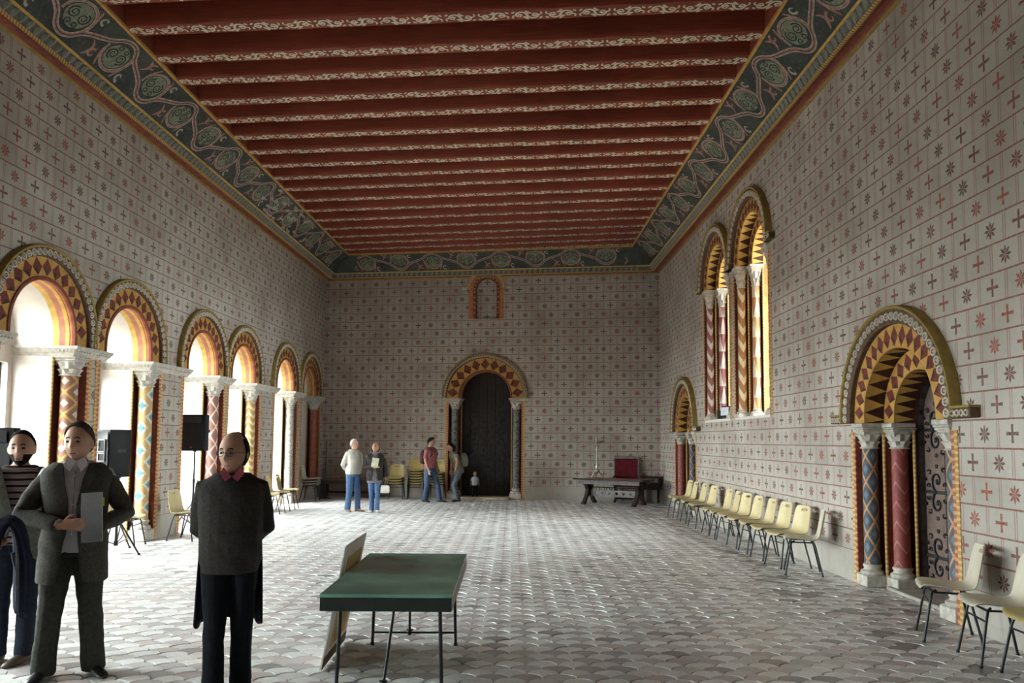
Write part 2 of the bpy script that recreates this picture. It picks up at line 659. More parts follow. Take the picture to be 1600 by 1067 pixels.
def column(root, u, w, zb, zt, r, shaft_m, top, cap_h, base_h, base_w, aba=.05):
    H_ = zt - zb
    mb = MB()
    z0, z1 = base_h, H_ - cap_h
    mb.lathe([(r * 1.06, z0), (r, z0 + .03), (r * .985, (z0 + z1) / 2), (r * .96, z1)], 24, 0)
    o = mb.obj('column', [shaft_m], root, 40, (u, w, zb))
    link_mesh('capital', capital_mesh(r, top, cap_h, aba), o, (0, 0, H_ - cap_h))
    link_mesh('base', base_mesh(r, base_h, base_w), o, (0, 0, 0))
    return o


def dotted_mat(name, c0, c1, step):
    m, nt, b = nodes_begin(name, .65, .2)
    x, y, z, vec = coords()
    t = (z / step).frac()
    d = ((t - .5).abs() < .22)
    col = mixc(d * .8, c0, c1)
    col = mixc(((nnoise(16, 4, vec) - .5) * 1.5).clamp(), col, (.20, .10, .05))
    finish(nt, b, col)
    return m


M['border_yellow'] = dotted_mat('dotted_yellow_border', (.42, .24, .07), (.58, .44, .22), .055)
M['border_red'] = dotted_mat('dotted_red_border', (.34, .11, .06), (.55, .33, .20), .07)
M['border_white'] = dotted_mat('dotted_white_border', (.45, .26, .06), (.75, .68, .52), .035)


def carved_ring(root, r, zi, zs, w, size, name='carved_band', n=None):
    """chain of little carved loops round the arch"""
    mb = MB()
    L = PI * r + 2 * (zs - zi)
    n = n or int(L / (size * 2.05))
    for k in range(n):
        s = L * (k + .5) / n
        st = zs - zi
        if s < st: p = (r, zi + s); a = 0
        elif s > L - st: p = (-r, zi + (L - s)); a = PI
        else:
            a = (s - st) / r
            p = (r * math.cos(a), zs + r * math.sin(a))
        rad = Vector((math.cos(a), 0, math.sin(a))); tan = Vector((-math.sin(a), 0, math.cos(a)))
        mb.torus((p[0], w, p[1]), size * .72, size * .24, 10, 5, 0, rad, tan)
        q = Vector((p[0], w, p[1]))
        mb.ellipsoid(q, (size * .28, size * .2, size * .28), 0, 6, 4)
    return mb.obj(name, [M['carved']], root, 60)


WIN_N = [0]
DOOR_N = [0]


def bay(fr, uc, zi, zs, zb, orders, hood, kind, cols, cap_h, base_h, w_end, rc, loz, label_ext=0.0, ext=(0, 0), fill=None, strips=None, embr_mats=None, impost=(.0, .14), soffit='plain', carve=.045, roll=True, near=None):
    """One arched bay. orders: list of (ri, ro, w0, w1). Local axes: u, depth, z."""
    if kind == 'door':
        DOOR_N[0] += 1; root = empty('door_%d' % DOOR_N[0])
    else:
        WIN_N[0] += 1; root = empty('window_%d' % WIN_N[0])
    root.matrix_world = fr @ Matrix.Translation((uc, 0, 0))
    struct(root)
    zb0 = zb
    if zb <= 0: zb = -.06
    # ---- jambs, nooks and soffits
    jm = MB()
    for sg in (-1, 1):
        plan = []
        for ri, ro, w0, w1 in orders:
            if near and sg < 0: ro = near
            plan += [((ro, w0), (ro, w1), 0), ((ro, w1), (ri, w1), 1)]
        for (a, w_a), (b_, w_b), mi in plan:
            jm.quad((sg * a, w_a, zb), (sg * b_, w_b, zb), (sg * b_, w_b, zi), (sg * a, w_a, zi), mi)
        for ri, ro, w0, w1 in orders:
            jm.quad((sg * ri, w0, zi), (sg * ro, w0, zi), (sg * ro, w1, zi), (sg * ri, w1, zi), 2)
    jm.obj('jamb', [M['redbrown'], M['darkred'], M['white_stone']], root, fix=False)
    for k, (ri, ro, w0, w1) in enumerate(orders):
        so = MB()
        n = 28
        if soffit == 'saw':
            st = [(ri, zi)] + [(ri * math.cos(PI * i / n), zs + ri * math.sin(PI * i / n)) for i in range(n + 1)] + [(-ri, zi)]
            for i in range(0, len(st) - 2, 2):
                a, c, b_ = st[i], st[i + 1], st[i + 2]
                A0, C0, B0 = [(q[0], w0, q[1]) for q in (a, c, b_)]
                A1, C1, B1 = [(q[0], w1, q[1]) for q in (a, c, b_)]
                so.add([A0, C0, C1], [(0, 1, 2)], 0); so.add([C0, B0, C1], [(0, 1, 2)], 0)
                so.add([A0, C1, A1], [(0, 1, 2)], 1); so.add([B0, B1, C1], [(0, 1, 2)], 1)
            so.obj('soffit', [M['yellow'], M['blackred']], root, fix=False)
        else:
            pts = arc2(ri, zi, zs, 28)
            bands = [(w0, w0 + .05, 1), (w0 + .05, w0 + .06, 0), (w0 + .06, w0 + .115, 2), (w0 + .115, w0 + .195, 3), (w0 + .195, w1, 2)]
            for wa, wb, mi in bands:
                for i in range(len(pts) - 1):
                    a, b_ = pts[i], pts[i + 1]
                    so.quad((a[0], wa, a[1]), (b_[0], wa, b_[1]), (b_[0], wb, b_[1]), (a[0], wb, a[1]), mi)
            so.obj('soffit', [M['darkred'], M['orange'], M['yellow'], M['pinkred']], root, fix=False)
        # painted ring of lozenges on the face of this order
        rg = MB()
        r_out = hood[0] if k == 0 else ro
        r_in = ri + (.045 if roll else 0)
        ww = w0 - .006
        lozenge_ring(rg, r_in, r_out, zs, loz[k], ww)
        for sg in (-1, 1):
            rg.quad((sg * r_in, ww, zi), (sg * r_out, ww, zi), (sg * r_out, ww, zs), (sg * r_in, ww, zs), 0)
        rg.obj('lozenge_band', [M['ochre'], M['darkred'], M['blackred']], root, fix=False)
        if roll:
            rl = MB()
            ring_sweep(rl, [(ri - .004, w0 + .02), (ri - .004, w0 - .018), (ri + .022, w0 - .03), (ri + .046, w0 - .02), (ri + .046, w0 + .02)], zi, zs, 0)
            rl.obj('arch_roll', [M['redbrown']], root, 50)
    # ---- hood mould
    h0, h1, pj = hood
    hm = MB()
    he = h1 - .035
    ring_sweep(hm, [(h0, .0), (h0, -pj * .55), (h0 + .02, -pj * .7), (he, -pj * .75), (he, .0)], zi, zs, 0)
    ho = hm.obj('hood_mould', [M['carved_dark']], root, 40)
    h2 = MB()
    ring_sweep(h2, [(he, 0), (he, -pj * .9), (he + .012, -pj), (h1 - .008, -pj), (h1, -pj * .85), (h1, 0)], zi, zs, 0)
    h2.obj('hood_edge', [M['olive']], ho, 50)
    carved_ring(ho, (h0 + he) / 2, zi, zs, -pj * .78, min(carve, (he - h0) * .5))
    if label_ext:
        for sg in (-1, 1):
            lb = MB()
            lb.box((sg * (h1 - .03 + label_ext / 2), -pj * .45, zi + .045), (label_ext, pj * .9, .09), 0, .008)
            lb.box((sg * (h1 - .03 + label_ext / 2), -pj * .5, zi + .10), (label_ext + .01, pj, .022), 1)
            for i in range(int(label_ext / .07)):
                lb.torus((sg * (h1 + .01 + i * .07), -pj * .92, zi + .045), .026, .009, 8, 5, 2)
            lb.obj('label_stop', [M['carved_dark'], M['olive'], M['carved']], root, 40)
    # ---- painted borders down the jamb
    for sg in (-1, 1):
        ro = near if near and sg < 0 else orders[0][1]
        for k, (d0, d1, mm) in enumerate(((.0, .05, 'border_red'), (.05, .105, 'border_yellow'))):
            bd = MB()
            bd.box((sg * (ro + (d0 + d1) / 2), .0, (zb + zi - .1) / 2), (d1 - d0, .014, zi - .1 - zb), 0)
            bd.obj('painted_border', [M[mm]], root)
    # ---- columns, imposts
    for k, (ri, ro, w0, w1) in enumerate(orders):
        cm, cr = cols[k]
        for sg in (-1, 1):
            if near and sg < 0: continue
            cu = sg * (ri + ro) / 2; cw = w0 + (w1 - w0) * .46
            top = min((ro - ri), (w1 - w0)) * .56
            column(root, cu, cw, zb0, zi - impost[1], cr, cm, top, cap_h, base_h, top * 1.02)
            # edging rolls beside the shaft
            er = MB()
            er.tube([(sg * (ri + .0), w1 - .015, zb + .02), (sg * (ri + .0), w1 - .015, zi - impost[1])], .018, 8, 0)
            er.obj('edge_roll', [M['border_yellow']], root, 50)
    if impost[0] > 0:
        pj2, ih = impost
        for sg, ex in ((-1, ext[0]), (1, ext[1])):
            im = MB()
            ri, ro, w0, w1 = orders[0]
            prof = [(-.02, zi - ih), (.25, zi - ih * .72), (.45, zi - ih * .62), (.85, zi - ih * .28), (1, zi - ih * .25), (1, zi)]
            # along the wall face
            ua, ub = ri - .05, ro + ex
            for (t0, za), (t1, zb_) in zip(prof, prof[1:]):
                im.quad((sg * (ri - .05 * t0), -pj2 * t0, za), (sg * ub, -pj2 * t0, za), (sg * ub, -pj2 * t1, zb_), (sg * (ri - .05 * t1), -pj2 * t1, zb_))
                # along the embrasure side
                im.quad((sg * (ri - .05 * t0), -pj2 * t0, za), (sg * (ri - .05 * t1), -pj2 * t1, zb_), (sg * (ri - .05 * t1), w1, zb_), (sg * (ri - .05 * t0), w1, za))
                if rc: im.quad((sg * (ri - .05 * t0), w1, za), (sg * (ri - .05 * t1), w1, zb_), (sg * (rc - .05 * t1), w_end, zb_), (sg * (rc - .05 * t0), w_end, za))
            im.quad((sg * (ri - .05), -pj2, zi), (sg * ub, -pj2, zi), (sg * ub, .05, zi), (sg * (ri - .05), .05, zi))
            im.quad((sg * (ri - .05), .0, zi), (sg * ri, 0, zi), (sg * ri, w1, zi), (sg * (ri - .05), w1, zi))
            if rc: im.quad((sg * (ri - .05), w1, zi), (sg * ri, w1, zi), (sg * rc, w_end, zi), (sg * (rc - .05), w_end, zi))
            im.quad((sg * ri, 0, zi - ih), (sg * ro, 0, zi - ih), (sg * ro, w1, zi - ih), (sg * ri, w1, zi - ih))
            io = im.obj('impost', [M['white_stone']], root, 30)
            de = MB()
            for i in range(int(w1 / .05)):
                de.box((sg * (ri - .037), i * .05 - .03, zi - ih * .45), (.02, .026, .028), 0)
            for i in range(int((ub - ri) / .06)):
                de.box((sg * (ri + i * .06), -pj2 * .66, zi - ih * .45), (.032, .02, .026), 0)
            de.obj('dentils', [M['carved']], io)
    else:
        # one moulded abacus over each pair of capitals
        ih = impost[1]
        for sg in (-1, 1):
            im = MB()
            for ri, ro, w0, w1 in orders:
                im.box((sg * (ri + ro) / 2, (w0 + w1) / 2 - .02, zi - ih / 2), (ro - ri + .03, w1 - w0 + .05, ih), 0, .008)
            im.obj('impost', [M['white_stone']], root, 40)
    # ---- core passage to the filling
    ri, ro, w0, w1 = orders[-1]
    co = MB()
    strips = strips or [(1.0, 0)]
    t_prev = 0.0
    pin, pout = arc2(ri, zi, zs, 28), arc2(rc, zi, zs, 28)
    full_in = [(ri, zb)] + pin + [(-ri, zb)]
    full_out = [(rc, zb)] + pout + [(-rc, zb)]
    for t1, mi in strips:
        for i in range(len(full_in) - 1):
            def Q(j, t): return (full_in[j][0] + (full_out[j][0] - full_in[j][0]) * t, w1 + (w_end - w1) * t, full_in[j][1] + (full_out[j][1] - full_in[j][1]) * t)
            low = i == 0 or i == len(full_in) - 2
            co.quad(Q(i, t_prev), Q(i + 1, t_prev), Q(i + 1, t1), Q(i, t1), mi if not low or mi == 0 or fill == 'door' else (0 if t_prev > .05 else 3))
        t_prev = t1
    co.quad((ri, w1, zb), (-ri, w1, zb), (-rc, w_end, zb), (rc, w_end, zb), 0)
    if zb > 0:   # sill
        co.quad((orders[0][1], 0, zb), (-orders[0][1], 0, zb), (-orders[0][1], w1, zb), (orders[0][1], w1, zb), 0)
    co.obj('embrasure', embr_mats or [M['plaster'], M['yellow'], M['pinkred'], M['orange']], root, fix=False)
    return root


def glazing(root, zi, zs, zb, rc, w, half, z_sill, z_lint, ncol, nrow, dark=False):
    """stone screen with a rectangular light, a lintel and a lunette; leaded panes"""
    fm = MB()
    outer = [(rc, zb)] + arc2(rc, zi, zs, 28) + [(-rc, zb)]
    lun = [(half * math.cos(PI * k / 16), zs + half * math.sin(PI * k / 16)) for k in range(17)]
    rect = [(-half, z_sill), (half, z_sill), (half, z_lint), (-half, z_lint)]
    cdt_mesh(outer, [rect, lun], lambda a, b: (a, w, b), fm)
    for loop in (rect, lun):
        for i in range(len(loop)):
            a, b_ = loop[i], loop[(i + 1) % len(loop)]
            fm.quad((a[0], w, a[1]), (b_[0], w, b_[1]), (b_[0], w + .16, b_[1]), (a[0], w + .16, a[1]))
    fo = fm.obj('stone_frame', [M['plaster']], root, fix=False)
    wg = w + .10
    pw, ph = 2 * half / ncol, (z_lint - z_sill) / nrow
    pm = MB(); pm.box((0, 0, 0), (pw - .012, .005, ph - .012)); pme = pm.mesh('pane', [M['glass']])
    for i in range(ncol):
        for j in range(nrow):
            link_mesh('pane', pme, fo, (-half + pw * (i + .5), wg, z_sill + ph * (j + .5)))
    for i in range(ncol):
        a, b_ = -half + pw * i, -half + pw * (i + 1)
        poly = [(a + .006, zs + .008), (b_ - .006, zs + .008)] + [(x, zs + math.sqrt(max(0, half * half - x * x))) for x in [b_ - .006 + (a - b_ + .012) * t / 6 for t in range(7)]]
        p2 = MB(); p2.prism(poly, lambda p, q, t: (p, t, q), wg - .0025, wg + .0025)
        p2.obj('pane', [M['glass']], fo)
    lb = MB()
    for i in range(1, ncol):
        u = -half + pw * i
        lb.box((u, wg, (z_sill + z_lint) / 2), (.013, .012, z_lint - z_sill))
        lb.box((u, wg, zs + math.sqrt(half * half - u * u) / 2), (.013, .012, math.sqrt(half * half - u * u)))
    for j in range(1, nrow):
        lb.box((0, wg, z_sill + ph * j), (2 * half, .012, .013))
    lb.box((0, wg, z_lint - .015), (2 * half, .03, .03)); lb.box((0, wg, z_sill + .015), (2 * half, .03, .03))
    for sg in (-1, 1): lb.box((sg * (half - .015), wg, (z_sill + z_lint) / 2), (.03, .03, z_lint - z_sill))
    lb.box((0, wg, zs + .015), (2 * half, .03, .03))
    lb.obj('lead_bars', [M['lead']], fo)
    # daylight portal in the opening (guides sampling of the sky; gives no light of its own)
    for zc, hz in (((z_sill + z_lint) / 2, z_lint - z_sill), (zs + half / 2, half)):
        ld = bpy.data.lights.new('sky_portal', 'AREA'); ld.shape = 'RECTANGLE'; ld.size = 2 * half; ld.size_y = hz
        ld.cycles.is_portal = True
        lo = bpy.data.objects.new('sky_portal', ld); COL.objects.link(lo)
        lo.parent = root
        lo.matrix_local = Matrix.Translation((0, wg + .12, zc)) @ Matrix.Rotation(-PI / 2, 4, 'X')


def hinge_scrolls(mb, half, z, y, r, mi=0, mirror=1):
    """C-scroll iron strap on one half of a leaf: bar, two big curls and leafy tendrils"""
    s = mirror
    mb.box((s * half * .55, y, z), (half * .85, .012, .034), mi)
    def curl(cx, cz, r0, r1, a0, a1, w0, n=18):
        pts = [(s * (cx + (r0 + (r1 - r0) * t) * math.cos(a0 + (a1 - a0) * t)), y, cz + (r0 + (r1 - r0) * t) * math.sin(a0 + (a1 - a0) * t)) for t in [k / n for k in range(n + 1)]]
        mb.tube(pts, [w0 * (1 - .45 * k / n) for k in range(n + 1)], 6, mi)
    for q in (-1, 1):
        curl(half * .50, z + q * r * .46, r * .46, r * .10, -q * PI * .5, q * PI * 1.55, .015, 26)
        for cx, cz, rr_, a0, sp in ((.82, .22, .16, 0, 1.3), (.22, .30, .14, PI, -1.4), (.80, .80, .13, PI * .2, 1.5), (.26, .92, .13, PI * .8, -1.5)):
            curl(half * cx, z + q * r * cz, r * rr_, r * .03, q * a0, q * (a0 + sp * PI), .010, 12)
        for cx, cz, an in ((.50, 1.02, 1.57), (.92, .50, .3), (.10, .62, 2.8)):
            for da in (-.6, 0, .6):
                e = (half * cx + r * .15 * math.cos(an + da), cz * r + r * .15 * math.sin(an + da))
                mb.tube([(s * half * cx, y, z + q * cz * r), (s * e[0], y, z + q * e[1])], [.012, .005], 6, mi)
        mb.ellipsoid((s * half * .50, y, z + q * r * .46), (.022, .014, .022), mi, 8, 5)
    mb.ellipsoid((s * half * .14, y, z), (.02, .014, .03), mi, 8, 5)


def door_leaf(root, r, zs, zb, w, wood, npl, hinges, rr, two=True):
    w -= .05
    lf = MB()
    rb = r + .05; zf = zb - .15
    poly = [(rb, zf)] + [(rb * math.cos(PI * k / 20), zs + rb * math.sin(PI * k / 20)) for k in range(21)] + [(-rb, zf)]
    lf.prism(poly, lambda a, b, t: (a, t, b), w + .02, w + .08)
    leaf = lf.obj('leaf', [M['blackred']], root)
    pw = 2 * r / npl
    for i in range(npl):
        a, b_ = -r + pw * i + .004, -r + pw * (i + 1) - .004
        pl = [(a, zb + .01), (b_, zb + .01)] + [(x, zs + math.sqrt(max(0, r * r - x * x))) for x in [b_ + (a - b_) * t / 5 for t in range(6)]]
        mb = MB(); mb.prism(pl, lambda p, q, t: (p, t, q), w - (.004 if i % 2 else 0), w + .03)
        mb.obj('plank', [wood], leaf)
    for z in hinges:
        for sg in (-1, 1):
            hb = MB(); hinge_scrolls(hb, r, z, w - .012, rr, 0, sg)
            hb.obj('iron_strap', [M['iron']], leaf, 50)
    ri = MB(); ri.torus((r * .12, w - .03, zb + 1.05), .05, .009, 16, 6)
    ri.box((r * .12, w - .012, zb + 1.1), (.05, .016, .1), 0)
    ri.obj('ring_handle', [M['iron']], leaf, 50)
    return leaf


# ------------------------------------------------------------------ walls with openings
ZI, ZS = 2.86, 2.97
LW = [2.18, 4.85, 6.92, 9.56, 11.62, 14.26, 16.27, 19.05, 21.2]
lw_order = [(.64, .97, 0.0, .28)]
wall_mesh('wall_left', FL, Y0 - .5, 23.4, 7.3, [(c, ZI, ZS, 0.0, .64, .97, .77) for c in LW], [M['wall']])
col_seq = ['B', 'E', 'D', 'A', 'B', 'C', 'D', 'E', 'F']
for i, c in enumerate(LW):
    prev = (c - LW[i - 1]) if i else 2.6
    nxt = (LW[i + 1] - c) if i < len(LW) - 1 else 2 * (1.25)
    blind = i == len(LW) - 1
    root = bay(FL, c, ZI, ZS, 0.0, lw_order, (.93, 1.075, .085), 'window', [(CM[col_seq[i]], .112)], .25, .34, .76, .57, [13],
               ext=(prev / 2 - .97, nxt / 2 - .97), impost=(.085, .14), near=.77,
               carve=.05)
    if blind:
        mb = MB()
        mb.prism([(.57, 0)] + arc2(.57, ZI, ZS, 20) + [(-.57, 0)], lambda a, b, t: (a, t, b), .74, .80)
        bo = mb.obj('closing_board', [M['bluegrey']], root)
    else:
        glazing(root, ZI, ZS, 0.0, .57, .76, .47, .42, 2.62, 3, 8)

near_u, far_u = -8.16, -18.13
rw = [-13.05, -15.27]
r_orders = [(.75, 1.0, 0.0, .23), (.52, .75, .23, .46)]
RZ = 1.88
wall_mesh('wall_right', FR, -23.0, -Y0 + .5, 7.3,
          [(near_u, RZ, RZ + .04, 0, .75, 1.0), (far_u, RZ, RZ + .06, 0, .78, 1.04)] + [(c, 4.84, 4.88, 2.08, .72, .93) for c in rw], [M['wall']])
M['flower_dark'] = mat('dark_flower_band', (.045, .038, .035), .7, .2, var=.5, scale=14)
for uc, k, ca, cb, dz in ((near_u, 1.0, 'G', 'H', .04), (far_u, 1.04, 'O', 'G', .06)):
    od = [(.75 * k, 1.0 * k, 0.0, .23), (.52 * k, .75 * k, .23, .46)]
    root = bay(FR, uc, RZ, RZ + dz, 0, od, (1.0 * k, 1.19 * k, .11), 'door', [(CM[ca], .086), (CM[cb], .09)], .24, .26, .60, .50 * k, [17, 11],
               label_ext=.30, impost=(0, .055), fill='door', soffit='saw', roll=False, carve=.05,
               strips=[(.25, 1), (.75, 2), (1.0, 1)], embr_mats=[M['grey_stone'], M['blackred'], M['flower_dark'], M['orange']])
    # painted rosettes on the inner soffit
    fl = MB()
    for i in range(9):
        a = PI * (i + .5) / 9
        rr_ = .505 * k
        ce = Vector((rr_ * math.cos(a), .53, RZ + dz + rr_ * math.sin(a)))
        tan = Vector((-math.sin(a), 0, math.cos(a)))
        for q in range(6):
            b_ = 2 * PI * q / 6
            d = tan * math.cos(b_) + Vector((0, 1, 0)) * math.sin(b_)
            fl.ellipsoid(ce + d * .020, (.011, .011, .011), 0, 6, 4)
    fl.obj('painted_rosettes', [M['iron']], root, 50)
    door_leaf(root, .50 * k, RZ + dz, 0.04, .60, M['grey_wood'], 5, (.42, 1.12, 1.80), .26)
    st = MB(); st.box((0, .40, .02), (1.3 * k, .5, .04), 0, .01)
    st.obj('threshold', [M['grey_stone']], root)

for uc, ca, cb in ((rw[0], 'I', 'J'), (rw[1], 'K', 'L')):
    od = [(.72, .93, 0.0, .20), (.52, .72, .20, .40)]
    root = bay(FR, uc, 4.84, 4.88, 2.08, od, (.95, 1.14, .11), 'window', [(CM[ca], .072), (CM[cb], .072)], .34, .16, .95, .50, [15, 11],
               label_ext=.16, impost=(0, .05), soffit='saw', roll=False, carve=.055,
               strips=[(.15, 1), (.40, 2), (.55, 1), (1.0, 1)], embr_mats=[M['plaster'], M['yellow'], M['redbrown'], M['orange']])
    glazing(root, 4.84, 4.88, 2.08, .50, .95, .44, 2.30, 4.70, 3, 9)
    sl = MB(); sl.box((0, .18, 2.07), (1.9, .40, .05), 0, .01)
    sl.obj('sill', [M['plaster']], root)
# unseen block added outside to keep the sun off the farther right-hand window
bt = MB(); bt.box((AR + 1.70, 14.16, 3.2), (1.1, .55, 6.6), 0, .05)
bo = bt.obj('trim_9', [M['grey_stone']]); struct(bo)

# wall_back: door and a small blind window
KB = math.hypot(1, BB)
bd_u, bw_u = -.77 * KB, -.755 * KB
wall_mesh('wall_back', FB, -7.2, 5.2, 7.3, [(bd_u, 2.84, 2.87, 0, .74, 1.06), (bw_u, 6.0, 6.0, 5.13, .30, .30)], [M['wall']])
root = bay(FB, bd_u, 2.84, 2.87, 0, [(.74, 1.06, 0.0, .30)], (1.12, 1.25, .09), 'door', [(CM['N'], .105)], .24, .30, .46, .73, [11],
           impost=(.07, .075), ext=(.20, .20), fill='door', soffit='plain', carve=.035, strips=[(1.0, 2)], embr_mats=[M['grey_stone'], M['blackred'], M['darkred'], M['orange']])
door_leaf(root, .73, 2.87, .06, .46, M['dark_wood'], 6, (.62, 1.35, 2.15), .42)
st = MB(); st.box((0, .10, .03), (1.50, .75, .06), 0, .012)
st.obj('threshold', [mat('threshold_stone', (.42, .36, .25), .7)], root)

WIN_N[0] += 1
root = empty('window_%d' % WIN_N[0]); struct(root)
root.matrix_world = FB @ Matrix.Translation((bw_u, 0, 0))
bm_ = MB()
full = [(.30, 5.13)] + arc2(.30, 6.0, 6.0, 18) + [(-.30, 5.13)]
for i in range(len(full)):
    a, b_ = full[i], full[(i + 1) % len(full)]
    bm_.quad((a[0], 0, a[1]), (b_[0], 0, b_[1]), (b_[0], .12, b_[1]), (a[0], .12, a[1]))
bm_.obj('reveal', [M['darkred']], root, fix=False)
fl_ = MB(); fl_.prism(full, lambda a, b, t: (a, t, b), .12, .14)
o_ = fl_.obj('blind_panel', [M['wall']], root)
for r0, r1, pj, mm in ((.30, .39, .012, 'redbrown'), (.39, .50, .02, 'orange')):
    rg = MB(); ring_sweep(rg, [(r0, 0), (r0, -pj), (r1, -pj), (r1, 0)], 5.13, 6.0, 0, 18)
    rg.obj('painted_surround', [M[mm]], root, 40)
bd = MB()
for k in range(11):
    a = PI * k / 10
    bd.ellipsoid((.345 * math.cos(a), -.02, 6.0 + .345 * math.sin(a)), (.02, .012, .02), 0, 6, 4)
for sg in (-1, 1):
    for k in range(5): bd.ellipsoid((sg * .345, -.02, 5.9 - k * .15), (.02, .012, .02), 0, 6, 4)
bd.obj('painted_beads', [M['carved']], root, 50)
hm = MB(); ring_sweep(hm, [(.46, 0), (.46, -.05), (.57, -.07), (.57, 0)], 6.0, 6.0, 0, 20)
ho = hm.obj('hood_mould', [M['ochre']], root, 40)
carved_ring(ho, .51, 6.0, 6.0, -.062, .04)
for sg in (-1, 1):
    lb = MB(); lb.box((sg * .64, -.035, 6.02), (.16, .07, .06), 0, .01); lb.torus((sg * .66, -.06, 6.02), .03, .012, 8, 5, 0)
    lb.obj('label_stop', [M['carved']], root, 40)

# outer faces of the thick walls
def outer_face(wall, w, u0, u1, holes):
    mb = MB()
    cdt_mesh([(u0, -.3), (u1, -.3), (u1, 7.5), (u0, 7.5)], holes, lambda a, b: (a, w, b), mb)
    return mb.obj('outer_face', [M['grey_stone']], bpy.data.objects[wall], fix=False)


def light_holes(c, half, zsill, zlint, zs):
    return [[(c - half, zsill), (c + half, zsill), (c + half, zlint), (c - half, zlint)], [(c + half * math.cos(PI * k / 16), zs + half * math.sin(PI * k / 16)) for k in range(17)]]


outer_face('wall_left', .92, Y0 - .5, 23.4, [h for c in LW[:-1] for h in light_holes(c, .47, .42, 2.62, ZS)])
outer_face('wall_right', 1.11, -23.0, -Y0 + .5, [h for c in rw for h in light_holes(c, .44, 2.30, 4.70, 4.88)])
outer_face('wall_back', .8, -7.6, 5.6, [])

# wall behind the camera
wf = MB(); wf.quad((left_x(Y0) - .4, Y0, 0), (right_x(Y0) + .4, Y0, 0), (right_x(Y0) + .4, Y0, 7.3), (left_x(Y0) - .4, Y0, 7.3))
struct(wf.obj('wall_front', [M['plaster']]))

# ground outside, seen by the daylight only
for nm, x0, x1 in (('ground_west', -60, -7.35), ('ground_east', 5.3, 60)):
    g = MB(); g.quad((x0, -40, -.25), (x1, -40, -.25), (x1, 60, -.25), (x0, 60, -.25))
    go = g.obj('floor_' + nm.split('_')[1] + '_courtyard', [mat('courtyard_gravel', (.13, .12, .11), .9, .1, var=.3, scale=1)]); struct(go)

# ------------------------------------------------------------------ floor of fish-scale pavers
PAV_W, PAV_S = .234, .1035
fl = MB(); fl.quad((-7.3, Y0 - .5, -.012), (5.2, Y0 - .5, -.012), (5.2, 23.4, -.012), (-7.3, 23.4, -.012))
floor = struct(fl.obj('floor', [mat('floor_mortar', (.20, .17, .15), .85, .2, var=.2, scale=20)]))


def paver_mat(name, c):
    m, nt, b = nodes_begin(name, .42, .5)
    n = nnoise(24, 5); n2 = nnoise(1.7, 3)
    c = lin(c)
    col = mixc(((n - .5) * 2 + .5).clamp(), tuple(x * .85 for x in c), tuple(x * 1.12 for x in c))
    col = mixc(((n2 - .5) * 2.0).clamp() * .5, col, tuple(x * .72 for x in c))
    finish(nt, b, col)
    rg = (n * .26 + .22)
    nt.links.new(rg.s, b.inputs['Roughness'])
    bump(b, nnoise(60, 3), .12, .004)
    return m


PAV = [paver_mat('paver_pale', (.80, .79, .78)), paver_mat('paver_ivory', (.74, .72, .69)), paver_mat('paver_rose', (.54, .475, .465)),
       paver_mat('paver_mauve', (.47, .435, .435)), paver_mat('paver_grey', (.57, .55, .53)), paver_mat('paver_dark', (.30, .275, .27))]


def paver_shape(n, inset):
    R, S = PAV_W / 2, PAV_S
    pts = []
    for k in range(2 * n + 1):
        a = PI * k / (2 * n); pts.append((R * math.cos(a), S * math.sin(a)))
    for k in range(1, n + 1):
        a = PI / 2 - PI / 2 * k / n; pts.append((-R + R * math.cos(a), -S + S * math.sin(a)))
    for k in range(1, n):
        a = PI - PI / 2 * k / n; pts.append((R + R * math.cos(a), -S + S * math.sin(a)))
    k = 1 - inset
    return [(x * k, y * k) for x, y in pts]


def paver_geo(n, top, bev=.006, inset=.028):
    o1 = paver_shape(n, inset); o2 = paver_shape(n, inset + .045)
    m_ = len(o1)
    v = [(x, y, top - bev) for x, y in o1] + [(x, y, top) for x, y in o2] + [(x, y, -.012) for x, y in o1]
    f = [tuple(range(m_, 2 * m_))]
    for i in range(m_):
        j = (i + 1) % m_
        f.append((i, j, m_ + j, m_ + i))
        f.append((2 * m_ + i, 2 * m_ + j, j, i))
    return v, f


rng = random.Random(11)
near_geo = paver_geo(4, 0.0)
near_mesh = []
for pm_ in PAV:
    mb = MB(); mb.add(*near_geo); near_mesh.append(mb.mesh('paver', [pm_], 25, fix=False))
far_v, far_f = paver_geo(3, 0.0)
far_v = np.array(far_v)
allv = []; allf = []; allm = []
cand = []
nrow0, nrow1 = int(1.5 / PAV_S), int(22.9 / PAV_S)
for r_ in range(nrow0, nrow1):
    y = r_ * PAV_S
    off = (r_ % 2) * .5
    for c_ in range(-28, 20):
        x = (c_ + off) * PAV_W
        if x < left_x(y) - .75 or x > right_x(y) + .45 or y > AB + BB * x + .3: continue
        if r_ % 2 == 0: mi = rng.choices([0, 1, 4], [6, 3, 1])[0]
        else: mi = rng.choices([2, 3, 4, 5, 1], [5, 4, 3, .8, .7])[0]
        # the strip nearest the right wall is laid in darker stones
        if x > 3.0 and rng.random() < .18: mi = 5
        tilt = (rng.uniform(-.010, .010), rng.uniform(-.012, .012), rng.uniform(-.0025, .0025))
        cand.append((x, y, mi, tilt))
vis = [(abs(q[0] / q[1] * 1200) < 795 and q[1] > 5.42 and q[1] < 8) for q in cand]
near_ids = sorted([i for i, q in enumerate(vis) if q], key=lambda i: cand[i][1])[:300]
near_set = set(near_ids)
